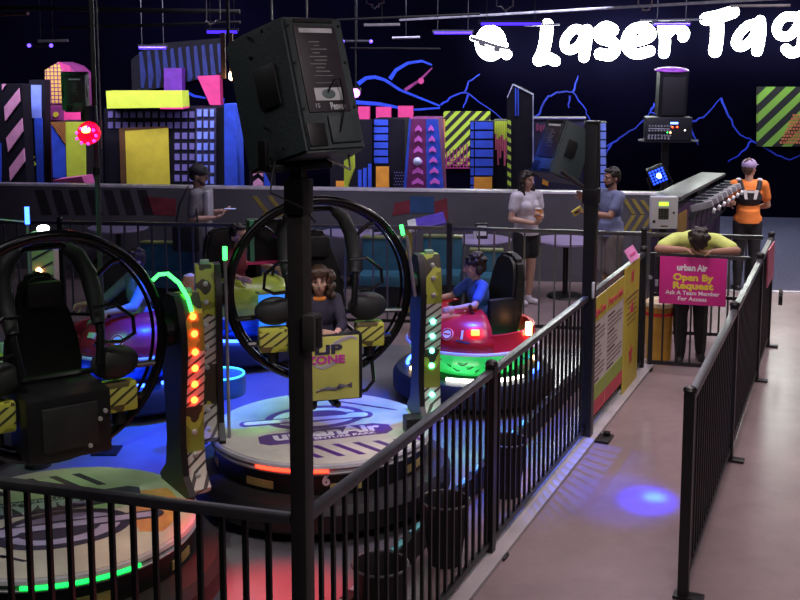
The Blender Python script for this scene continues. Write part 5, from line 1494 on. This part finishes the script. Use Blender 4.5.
# woman in white blouse
fw = at(525, 303, 13.45)
t, HP, S, P, tb = human('woman in white blouse and black shorts, long dark hair, holding an orange cup', (fw.x, 13.45, 0), R(32), 1.69,
    dict(el_a=(.24, -.01, 1.14), wr_a=(.06, -.22, 1.17), hd_a=(-.9, -.5, .2), pn_a=(0, .4, 1), el_b=(-.25, -.0, 1.14), wr_b=(-.06, -.22, 1.10), hd_b=(.9, -.4, .3), pn_b=(0, 1, .4), yaw=R(8), pitch=R(4), curl=1.0,
         kn_a=(.08, -.02, .49), an_a=(.07, .02, .085), kn_b=(-.08, -.02, .49), an_b=(-.08, .0, .085)),
    skin_b, white_top, .50, black_shorts, .55, white_shoe, hair_dark, 'long', female=True)
hp_ = wm(t) @ (S @ V((.0, -.245, 1.16)))
cp_ = thing('drink_cup', 'orange cup held by the woman in the white blouse', 'cup', hp_)
MB().lathe([(0, 0), (.034, 0), (.042, .12), (0, .12)], 20).build('cup_body', M('orange_cup', (.80, .32, .08), .4), cp_); MB().lathe([(0, .12), (.044, .12), (.044, .13), (0, .135)], 20).build('lid', white_paint, cp_)

# man in dusty blue
fm_ = at(609, 305, 13.15)
t, HP, S, P, tb = human('bearded man in dusty blue shirt and khaki shorts beside the tall aisle post', (fm_.x, 13.15, 0), R(-68), 1.75,
    dict(el_a=(.22, -.16, 1.20), wr_a=(.12, -.40, 1.24), hd_a=(-.1, -1, .05), pn_a=(-.3, 0, 1), el_b=(-.23, -.14, 1.19), wr_b=(-.13, -.33, 1.36), hd_b=(.1, -.5, 1), pn_b=(.6, -1, 0), pitch=R(4), curl=.4),
    skin_c, blue_shirt, .62, khaki, .95, black_shoe, hair_dark, 'short', beard=hair_dark, shorts_r=1.3)
hp_ = wm(t) @ (S @ V((.10, -.535, 1.255)))
wb = thing('yellow_wristband', 'small yellow tag lying in the hand of the man in the blue T-shirt', 'tag', hp_, R(20), rot=(R(20), R(-35), 0)); MB().box((0, 0, .02), (.13, .03, .075), bev=.006).build('card', M('yellow_card', (.65, .55, .10), .5), wb); MB().box((0.0, -.017, .02), (.08, .002, .03)).build('printed_lines', ink, wb)
bk2 = at(602, 214, 13.0)

# man in orange seen from behind
fo = at(746, 260, 14.2)
t, HP, S, P, tb = human('man in orange shirt, black vest and lilac cap, seen from behind', (fo.x, 14.2, 0), R(172), 1.76,
    dict(el_a=(.26, -.06, 1.16), wr_a=(.18, -.26, 1.12), hd_a=(-.3, -1, .1), pn_a=(-1, 0, 0), el_b=(-.26, -.06, 1.15), wr_b=(-.18, -.24, 1.10), hd_b=(.3, -1, .1), pn_b=(1, 0, 0), yaw=R(-35)),
    skin_a, orange_shirt, .62, dark_pants, 1.95, black_shoe, hair_brown, 'short', vox=.011)
cap_on(t, HP, S, M('lilac_cap_cloth', (.42, .32, .58), .8))
vb = M('black_vest_cloth', (.014, .013, .018), .7)
b = MB(); b.ball(P['chest'] + V((0, .022, -.03)), (.172, .122, .155), 18); b.ball((0, .04, 1.24), (.176, .11, .06), 16)
bmesh.ops.transform(b.bm, matrix=S, verts=b.bm.verts); vst = remesh(b, .012, 'laser_vest', vb, t, 3)
for sx in (-1, 1):
    b = MB(); b.tube([(sx * .10, .10, 1.36), (sx * .125, .06, 1.46), (sx * .13, -.03, 1.485), (sx * .11, -.12, 1.40), (sx * .10, -.13, 1.25)], .034, 10); b.build('shoulder_strap', vb, vst, xf=S)
    b = MB(); b.ball((sx * .135, .01, 1.495), (.035, .05, .02), 12); b.build('shoulder_sensor', M('pale_sensor', (.75, .70, .85), .3), vst, xf=S)
b = MB()
for sx in (-1, 1):
    b.prism([(sx * .075 - .024, .15, 1.37), (sx * .075 + .024, .15, 1.37), (sx * .055 + .020, .15, 1.25), (sx * .055 - .016, .15, 1.25)], (0, .012, 0))
b.prism([(-.055, .15, 1.36), (.055, .15, 1.36), (.04, .15, 1.335), (-.04, .15, 1.335)], (0, .012, 0))
b.build('vest_mark', M('white_vest_mark', (.85, .85, .88), .4), vst, xf=S)

# employee asleep on the gate
ge = G0 + gd * .50
t, HP, S, P, tb = human('person in lime yellow shirt resting head and folded arms on the aisle gate', (ge.x + .05, ge.y + .44, 0), math.atan2(gd.y, gd.x) + R(6), 1.76,
    dict(pelvis=(0, .02, .93), waist=(0, -.05, 1.06), chest=(0, -.17, 1.22), neck=(0, -.30, 1.32), head=(0.0, -.44, 1.335), pitch=R(82),
         sh_a=(.195, -.24, 1.30), el_a=(.37, -.40, 1.225), wr_a=(.13, -.475, 1.225), hd_a=(-1, -.10, .0), pn_a=(0, 0, -1),
         sh_b=(-.195, -.24, 1.30), el_b=(-.37, -.40, 1.225), wr_b=(-.13, -.465, 1.235), hd_b=(1, -.10, .0), pn_b=(0, 0, -1),
         hip_a=(.09, .03, .90), hip_b=(-.09, .03, .90), kn_a=(.10, .03, .48), kn_b=(-.10, .0, .48), an_a=(.12, .10, .085), an_b=(-.09, .02, .085), curl=.25),
    skin_c, yellow_shirt, .72, dark_pants, 1.97, black_shoe, hair_dark, 'mop', vox=.009)

# boy in the red spinning car (faces left)
cz = at(477, 271, 9.62)
def seated(label, loc, rz, h, hand_a, hand_b, **kw):
    """sitting on a seat whose top is 0.62 m up (for the given height), knees bent; local -y forward"""
    k = h / 1.75; z0 = kw.pop('seat', .62) / k + .10
    lean = kw.pop('lean', 0.0)
    po = dict(pelvis=(0, .08, z0), waist=(0, .09 - lean * .3, z0 + .14), chest=(0, .09 - lean * .7, z0 + .34), neck=(0, .08 - lean, z0 + .515), head=(0, .05 - lean, z0 + .675),
              sh_a=(.175, .08 - lean * .9, z0 + .465), sh_b=(-.175, .08 - lean * .9, z0 + .465),
              hip_a=(.09, .04, z0 - .02), hip_b=(-.09, .04, z0 - .02), kn_a=(.13, -.38, z0 + .03), kn_b=(-.13, -.38, z0 + .03), an_a=(.12, -.50, max(.10, z0 - .36)), an_b=(-.12, -.50, max(.10, z0 - .36)))
    for s_, hnd in (('a', hand_a), ('b', hand_b)):
        hx = V(hnd) / k; sh = V(po['sh_' + s_]); mid = (sh + hx) / 2
        po['el_' + s_] = tuple(mid + V(((.08 if s_ == 'a' else -.08), .03, -.09))); po['wr_' + s_] = tuple(hx)
        po['hd_' + s_] = (0, -1, -.1); po['pn_' + s_] = ((-1 if s_ == 'a' else 1), 0, -.4)
    po.update(kw.pop('pose', {}))
    return human(label, loc, rz, h, po, **kw)


seated('boy in a blue T-shirt sitting in the red spinning car, facing left', C0, R(-68), 1.32, (.25, -.30, .90), (-.24, -.28, .88), kid=True, skin=skin_b, shirt=boyblue, sleeve=.7, pants=dark_pants, leg=.95, shoes=black_shoe, hair=hair_dark, hair_style='mop', lean=.04, pose=dict(yaw=R(-14), pitch=R(6)))
# girl in the middle ring car
t, HP, S, P, tb = seated('girl with wavy brown hair strapped into the middle ring car, facing the camera', B0, rzB, 1.22, (.07, -.20, 1.20), (-.08, -.20, 1.18), seat=1.0, kid=True, skin=skin_b, shirt=navy_top, sleeve=1.5, pants=navy_top, leg=1.9, shoes=black_shoe, hair=hair_brown, hair_style='wavy',
    pose=dict(hd_a=(-.9, -.3, .3), hd_b=(.9, -.3, .2), pn_a=(0, 1, -.2), pn_b=(0, 1, -.2), yaw=R(-8), pitch=R(4), an_a=(.10, -.14, 1.06), an_b=(-.10, -.14, 1.06), kn_a=(.11, -.17, 1.44), kn_b=(-.11, -.17, 1.44)), vox=.009)
b = MB(); b.torus(P['neck'] + V((0, -.0, -.035)), .07, .026, (0, .15, 1), 28, 10); extra('orange_collar', b, orange_col, t, S)
b = MB(); b.torus(P['wr_a'] * .97 + P['el_a'] * .03, .034, .008, P['wr_a'] - P['el_a'], 20, 8); extra('wristband', b, M('pink_band', (.7, .35, .4), .5), t, S)
# boy in maroon in the lime/blue car
seated('boy in dark red shirt and pale shorts in the lime and blue car', F0, R(55), 1.45, (.26, -.28, .92), (-.26, -.26, .90), kid=True, skin=skin_b, shirt=maroon, sleeve=.7, pants=khaki, leg=.9, shoes=black_shoe, hair=hair_dark, hair_style='short', lean=.05, pose=dict(yaw=R(-10)))
# person in the dim red car
seated('person in pale blue hoodie sitting in the dim red spinning car', D0, R(-50), 1.50, (.26, -.36, .92), (-.26, -.34, .90), kid=False, skin=skin_b, shirt=greyblue, sleeve=1.3, pants=greyblue, leg=1.9, shoes=black_shoe, hair=hair_dark, hair_style='short', lean=.02)

# ------------------------------------------------------------------ furniture and equipment at the back
table_top = M('lilac_lit_top', (.42, .36, .60), .35, 0, .08); teal_v = M('teal_vinyl', (.03, .13, .20), .5, 0, .2)  # violet light falling on the tabletops is put into their colour
for px, py, w in [(480, 239, 'behind the woman in the white blouse'), (352, 228, 'behind the middle ring car'), (566, 240, 'between the woman in white and the man in blue'), (118, 224, 'behind the thin left pole')]:
    c0 = atz(px, py, .75)
    kw_y = kmid.y + (c0.x - kmid.x) * math.tan(ka) - .72
    c0.y = min(c0.y, kw_y); c0 = at(px, py, c0.y)
    t = thing('cafe_table', 'round lilac-lit cafe table ' + w, 'table', (c0.x, c0.y, 0), 0, 'cafe tables behind the ride')
    MB().lathe([(0, .72), (.40, .72), (.415, .735), (.415, .752), (0, .752)], 40).build('tabletop', table_top, t)
    MB().cyl((0, 0, .02), (0, 0, .72), .035).build('pedestal', black_metal, t); MB().lathe([(0, .0), (.24, .0), (.22, .03), (0, .04)], 28).build('base', black_metal, t)
    if px in (480, 352):
        nb = thing('napkin_dispenser', 'small white and black napkin dispenser on the table ' + w, 'napkin dispenser', (c0.x + (.02 if px == 480 else .34), c0.y + (.05 if px == 480 else .02), .752), 0)
        MB().box((0, 0, .10), (.16, .13, .20), bev=.01).build('case', black_plastic, nb); MB().box((0, -.068, .11), (.12, .006, .13)).build('napkin_face', white_paint, nb); MB().box((-.08, -.02, .06), (.05, .09, .12), bev=.005).build('side_card', label_white, nb)
for px, y, hh, ww, w in [(386, 13.3, .86, .62, 'behind the right side of the middle ring car'), (442, 13.4, .86, .50, 'left of the table behind the red car'), (486, 13.2, .72, .42, 'left of the legs of the woman in white'), (166, 12.9 + .35, .80, .70, 'behind the man in the dark cap')]:
    c0 = at(px, 270, y)
    t = thing('booth_bench', 'dim teal vinyl booth bench ' + w, 'bench', (c0.x, c0.y, 0), -BETA, 'teal booth benches')
    MB().box((0, .10, hh / 2 + .02), (ww, .12, hh - .04), bev=.03).build('backrest', teal_v, t); MB().box((0, -.12, .38), (ww, .42, .14), bev=.03).build('seat', teal_v, t); MB().box((0, -.06, .16), (ww * .96, .40, .32)).build('plinth', black_plastic, t)
    MB().box((0, .10, hh + .0), (ww, .14, .03), bev=.008).build('top_trim', M('lime_edge_trim', (.22, .26, .10), .4), t)
# tilted violet-white board left of the rear fence
c0 = at(423, 222, 12.9)
t = thing('tilted_board', 'tilted violet board with pale end on a yellow stand behind the rear fence', 'board', (c0.x, c0.y, 0))
MB().box((.06, 0, c0.z), (.42, .30, .03), Euler((R(18), R(-14), 0)), bev=.006).build('board', M('violet_board', (.10, .06, .45), .4), t)
MB().box((-.13, -.06, c0.z - .035), (.10, .28, .035), Euler((R(18), R(-14), 0)), bev=.006).build('pale_end', label_white, t)
MB().box((-.17, 0, c0.z / 2 - .04), (.07, .06, c0.z - .1)).build('stand', M('yellow_stand', (.5, .42, .05), .5), t); MB().box((-.17, 0, .012), (.3, .3, .022)).build('base', black_metal, t)
# gold bin behind the gate
c0 = at(658, 355, 10.92); c0.z = 0
t = thing('gold_bin', 'round amber bin with a pale rim behind the left bars of the aisle gate', 'bin', (c0.x, c0.y, 0))
MB().lathe([(0, 0), (.13, 0), (.145, .50), (.150, .56), (0, .56)], 32).build('drum', M('amber_bin', (.62, .34, .05), .3, 0, .2, 5), t)
MB().lathe([(.148, .47), (.156, .47), (.156, .50), (.148, .50)], 32, closed=True).build('red_band', car_red, t)
MB().lathe([(0, .56), (.16, .56), (.155, .60), (.10, .63), (0, .635)], 32).build('lid', M('cream_lid', (.70, .55, .35), .35), t)
# small black wheel on the right end post
c0 = P4 + V((.12, -.02, .55))
t = thing('caster', 'small black caster hanging on the far right fence post', 'caster', c0, R(70))
MB().cyl((0, -.02, 0), (0, .02, 0), .09, seg=24).build('tyre', black_rubber, t); MB().box((-.06, 0, .02), (.14, .02, .03)).build('arm', black_metal, t)

# control box, blue lamp and gun rack
c0 = at(663, 228, 11.75)
t = thing('control_box', 'grey control box with green display and dark keypad before the gun rack', 'control box', (c0.x, c0.y, c0.z), R(-4))
bd = MB().box((0, 0, .175), (.29, .12, .35), bev=.008).build('case', M('pale_grey_box', (.58, .59, .62), .45, 0, .06), t)
MB().box((-.01, -.062, .275), (.10, .008, .04)).build('display', M('green_display', (.4, .8, .05), .3, emit=1.8, ecol=(.45, .9, .05)), t)
kp = MB().box((-.01, -.062, .165), (.11, .01, .12)).build('keypad', black_plastic, t)
b = MB()
for i in range(3):
    for j in range(4): b.box((-.043 + .033 * i, -.069, .125 + .027 * j), (.02, .006, .016))
b.build('keys', M('dark_keys', (.07, .07, .08), .4), kp)
MB().box((-.11, -.062, .08), (.03, .006, .03)).build('switch', black_plastic, t); MB().cyl((.10, -.06, .18), (.10, -.07, .18), .012).build('key_lock', black_plastic, t); MB().box((.0, -.062, .03), (.08, .004, .014)).build('printed_label', ink, t)
MB().box((0, .05, -c0.z / 2 + .0), (.08, .08, c0.z)).build('stand', black_metal, t)
r0, r1 = V((3.05, 12.35, 0)), V((4.32, 14.9, 0)); rd_ = (r1 - r0); rl = rd_.length; rz_ = math.atan2(rd_.y, rd_.x)
t = thing('gun_rack', 'long dark counter with a grey metal top where the laser guns hang', 'rack', (r0.x, r0.y, 0), rz_)
MB().box((rl / 2, .0, .68), (rl, .28, 1.36)).build('cabinet', M('violet_dark_cabinet', (.04, .02, .06), .5), t)
MB().box((rl / 2, -.02, 1.50), (rl * 1.02, .34, .04), bev=.01).build('metal_top', M('grey_rack_top', (.085, .085, .09), .4, .2), t)
for x in (.06, rl / 2, rl - .06): MB().box((x, 0, 1.42), (.06, .2, .14)).build('support', black_metal, t)
MB().box((.3, -.145, 1.15), (.5, .012, .30)).build('side_emblem', M('bronze_emblem', (.25, .15, .04), .4), t)
gun_m = M('gun_shell', (.34, .34, .37), .35); gun_d = M('gun_dark', (.04, .05, .06), .4)
NG = 8; words_ = ['nearest the camera', 'second from the near end', 'third from the near end', 'fourth from the near end', 'fifth from the near end', 'sixth from the near end', 'second from the far end', 'at the far end']
for i in range(NG):
    c0 = r0 + rd_ * ((i + .55) / (NG + .9)) + V((-rd_.normalized().y, rd_.normalized().x, 0)) * -.33 + V((0, 0, 1.40))
    if i == 0:
        g = thing('laser_gun', 'grey laser gun hanging on the counter rack, the one ' + words_[i], 'laser gun', c0, rz_, 'laser guns on the rack')
        MB().box((0, -.06, 0), (.06, .26, .08), Euler((R(-18), 0, 0)), bev=.015).build('barrel', gun_m, g)
        MB().box((0, .04, -.10), (.05, .07, .16), Euler((R(15), 0, 0)), bev=.012).build('grip', gun_d, g)
        MB().cyl((0, -.185, -.042), (0, -.215, -.052), .035, .03).build('muzzle', M('muzzle_ring', (.65, .68, .72), .3), g)
        MB().tube([(0, .06, -.18), (.01, .06, -.32), (0, .14, -.42)], .010, 6).build('cord', gun_d, g)
        MB().box((0, -.0, .05), (.03, .16, .03), bev=.006).build('sight', gun_d, g)
        g0 = g
    else:
        g = g0.copy(); C.objects.link(g); g.location = c0; g['label'] = 'grey laser gun hanging on the counter rack, the one ' + words_[i]
        for ch_ in list(g0.children):
            d_ = ch_.copy(); C.objects.link(d_); d_.parent = g
# blue LED par lamp
c0 = at(658, 176, 12.6)
t = thing('blue_spot_lamp', 'square blue multi-dot LED spotlight above the grey control box', 'light', c0, rot=(R(10), R(-24), R(-8)))
MB().box((0, .07, 0), (.20, .14, .20), bev=.02).build('housing', black_plastic, t)
b = MB()
for i in range(5):
    for j in range(5): b.ball((-.074 + .037 * i, -.004, -.074 + .037 * j), (.014, .008, .014), 8)
b.build('blue_leds', M('blue_dot_led', (.1, .2, 1), .3, emit=3.5, ecol=(0.01, 0.05, 1.0)), t)
MB().ball((.01, -.006, .0), (.028, .012, .035), 12).build('hot_led', M('white_blue_led', (.7, .8, 1), .3, emit=8, ecol=(.45, .65, 1)), t)
MB().tube([(-.12, .07, 0), (-.13, .07, -.16), (0, .07, -.2), (.13, .07, -.16), (.12, .07, 0)], .012, 8).build('yoke', black_metal, t)
zz = c0.z
MB().cyl((0, .07, -.2), (.10, .10, -zz + 1.55 + .2), .018, seg=10).build('stem', black_metal, t)
# amplifier with loudspeaker on a bracket at the back
c0 = at(668, 141, 18.5)
t = thing('mixer_amplifier', 'black mixer amplifier with knobs and blue display on a shelf under a loudspeaker', 'amplifier', c0, -BETA)
MB().box((0, .15, .21), (.78, .40, .40), bev=.02).build('case', M('amp_case', (.008, .008, .01), .45), t)
b = MB()
for i in range(8):
    for j in range(3): b.cyl((-.32 + .05 * i, -.05, .10 + .08 * j), (-.32 + .05 * i, -.075, .10 + .08 * j), .016, seg=8)
b.build('knobs', grey_metal, t)
b = MB()
for i in range(7): b.box((-.33 + .055 * i, -.052, .065), (.03, .006, .07))
b.box((-.16, -.052, .215), (.36, .006, .02)); b.build('panel_marks', M('panel_grey', (.30, .30, .32), .4), t)
MB().box((.09, -.055, .31), (.13, .01, .035)).build('blue_display', M('blue_display', (.2, .3, 1), .3, emit=4, ecol=(.15, .3, 1)), t)
for x, z, m in ((.06, .245, led_red), (.14, .245, led_red), (-.02, .15, led_green), (.03, .15, led_orange), (.27, .19, strip_white)): MB().ball((x, -.056, z), .012, 8).build('indicator', m, t)
MB().box((0, .2, -.01), (.95, .5, .02)).build('shelf', black_metal, t)
for s_ in (-1, 1): MB().box((s_ * .46, -.05, .015), (.08, .03, .03)).build('shelf_corner', steel, t)
MB().box((0, .42, -c0.z / 2), (.12, .12, c0.z - .02)).build('shelf_post', black_metal, t)
c0 = at(669, 116.5, 18.7)
t = thing('round_top_loudspeaker', 'tall dark loudspeaker with a violet lit top standing on the mixer amplifier', 'speaker', c0, -BETA + R(12), rot=(R(6), 0, -BETA + R(10)))
b = MB().prism([(-.25, -.2, 0), (.25, -.2, 0), (.20, .22, 0), (-.20, .22, 0)], (0, 0, .80)); bmesh.ops.bevel(b.bm, geom=list(b.bm.edges), offset=.03, segments=2, affect='EDGES'); b.build('cabinet', black_plastic, t)
MB().box((0, -.205, .38), (.40, .02, .66), bev=.02).build('grille', M('dark_grille', (.008, .007, .008), .6), t)
MB().ball((0, .0, .80), (.29, .24, .055), 24).build('top', M('violet_top', (.30, .06, .42), .4), t)
# ------------------------------------------------------------------ light
w = bpy.data.worlds.new('world'); bpy.context.scene.world = w; w.use_nodes = True
w.node_tree.nodes['Background'].inputs[0].default_value = (.30, .28, .42, 1); w.node_tree.nodes['Background'].inputs[1].default_value = .012


def area(name, loc, target, size, power, col, sy=None):
    l = bpy.data.lights.new(name, 'AREA'); l.shape = 'RECTANGLE'; l.size = size; l.size_y = sy or size; l.energy = power; l.color = col
    o = bpy.data.objects.new(name, l); C.objects.link(o); o.location = loc
    o.rotation_euler = (V(target) - V(loc)).to_track_quat('-Z', 'Y').to_euler(); return o


def spot(name, loc, target, power, col, ang, blend=.5, r=.05):
    l = bpy.data.lights.new(name, 'SPOT'); l.energy = power; l.color = col; l.spot_size = R(ang); l.spot_blend = blend; l.shadow_soft_size = r
    o = bpy.data.objects.new(name, l); C.objects.link(o); o.location = loc
    o.rotation_euler = (V(target) - V(loc)).to_track_quat('-Z', 'Y').to_euler(); return o


AISLE = []
# added fill on the set pieces, where the violet bars are too weak
area('arena_fill', (-4.5, 17.6, 4.4), (-4.5, 21.5, 1.8), 7, 420, (.72, .66, 1.0), .5)
area('arena_fill', (2.0, 16.8, 4.4), (2.0, 21.0, 1.8), 6, 260, (.70, .66, 1.0), .5)
area('arena_fill', (7.5, 16.6, 4.4), (7.5, 20.8, 2.0), 4, 70, (.72, .68, 1.0), .5)
# lobby lights beyond and over the aisle
area('lobby_light', (5.6, 12.6, 4.5), (5.6, 12.6, 0), 1.6, 150, (1.0, .88, .92), 3.5)
area('aisle_light', (2.2, 8.2, 4.5), (2.2, 8.2, 0), 1.2, 84, (1.0, .83, .88), 4)
area('aisle_light', (1.3, 3.0, 4.5), (2.2, 6.0, 0), 1.6, 64, (1.0, .83, .86), 1.6)
area('cafe_light', (0.6, 12.6, 4.5), (0.6, 13.4, 0), 6, 120, (.86, .80, 1.0), 1.2)
area('ride_light', (-2.4, 5.2, 4.5), (-1.6, 7.0, 0), 2.5, 26, (.95, .93, 1.0), 2.5)
for o in bpy.data.objects:
    if o.name.startswith('aisle_light') or o.name.startswith('lobby'): o.data.spread = R(120)
# coloured stage lamps and added spots over the ride floor
spot('blue_stage_lamp', (-1.2, 8.8, 4.4), (-1.45, 9.2, 0), 3800, (.004, .05, 1.0), 38, .7)
spot('blue_stage_lamp', (-2.2, 7.5, 4.4), (-1.70, 7.75, 0), 1700, (.008, .03, 1.0), 28, .7)
spot('blue_stage_lamp', (.6, 9.0, 4.4), (.4, 8.4, 0), 1700, (.006, .09, 1.0), 42, .7)
spot('green_stage_lamp', (-1.6, 7.9, 4.2), (-1.05, 7.75, .5), 330, (.15, 1.0, .10), 20, .8)
spot('green_stage_lamp', (-.2, 8.2, 3.9), (.05, 7.55, .5), 190, (.10, 1.0, .35), 20, .8)
spot('red_glow_spot', (-.9, 4.9, 4.2), (-.72, 5.75, 0), 2200, (1.0, .02, .04), 17, .8)  # added spot standing in for the red strip's glow on the floor
spot('orange_stage_lamp', (-1.1, 4.2, 4.0), (-1.28, 5.55, .5), 120, (1.0, .35, .08), 18, .7)
spot('pink_stage_lamp', (.3, 6.9, 4.2), (.0, 7.2, .5), 70, (.9, .45, 1.0), 26, .7)
spot('green_stage_lamp', (.7, 8.2, 4.2), (.75, 8.35, 0), 500, (.10, 1.0, .25), 16, .7)
spot('green_stage_lamp', (-2.9, 7.2, 4.2), (-2.55, 8.6, .8), 150, (.08, 1.0, .2), 34, .8)
spot('deck_fill', (-.3, 5.6, 4.4), (-.5, 7.25, .5), 230, (1.0, .93, .95), 24, .5)  # this spot and the next are added to brighten the decks
spot('deck_fill', (-1.6, 4.0, 4.4), (-1.7, 5.6, .5), 170, (1.0, .95, .85), 28, .5)
spot('green_stage_lamp', (-2.2, 6.8, 4.3), (-1.75, 6.15, .5), 110, (.25, 1.0, .12), 22, .8)
# blue spot thrown onto the aisle floor
spot('blue_floor_spot', (2.65, 10.2, 4.3), (1.74, 7.27, 0), 7000, (.002, .004, 1.0), 5.2, .6)
spot('blue_floor_spot', (2.65, 10.2, 4.3), (1.58, 7.3, 0), 1300, (.004, .006, 1.0), 10, .8)
spot('blue_floor_spot', (2.65, 10.2, 4.3), (1.80, 7.32, 0), 6500, (.04, .45, 1.0), 2.0, .8)

sc = bpy.context.scene
sc.view_settings.view_transform = 'Standard'; sc.view_settings.look = 'None'; sc.view_settings.gamma = 1; sc.view_settings.use_curve_mapping = False
sc.view_settings.exposure = 0.0
sc.cycles.use_denoising = True
sc.cycles.max_bounces = 6
sc.cycles.sample_clamp_indirect = 4.0
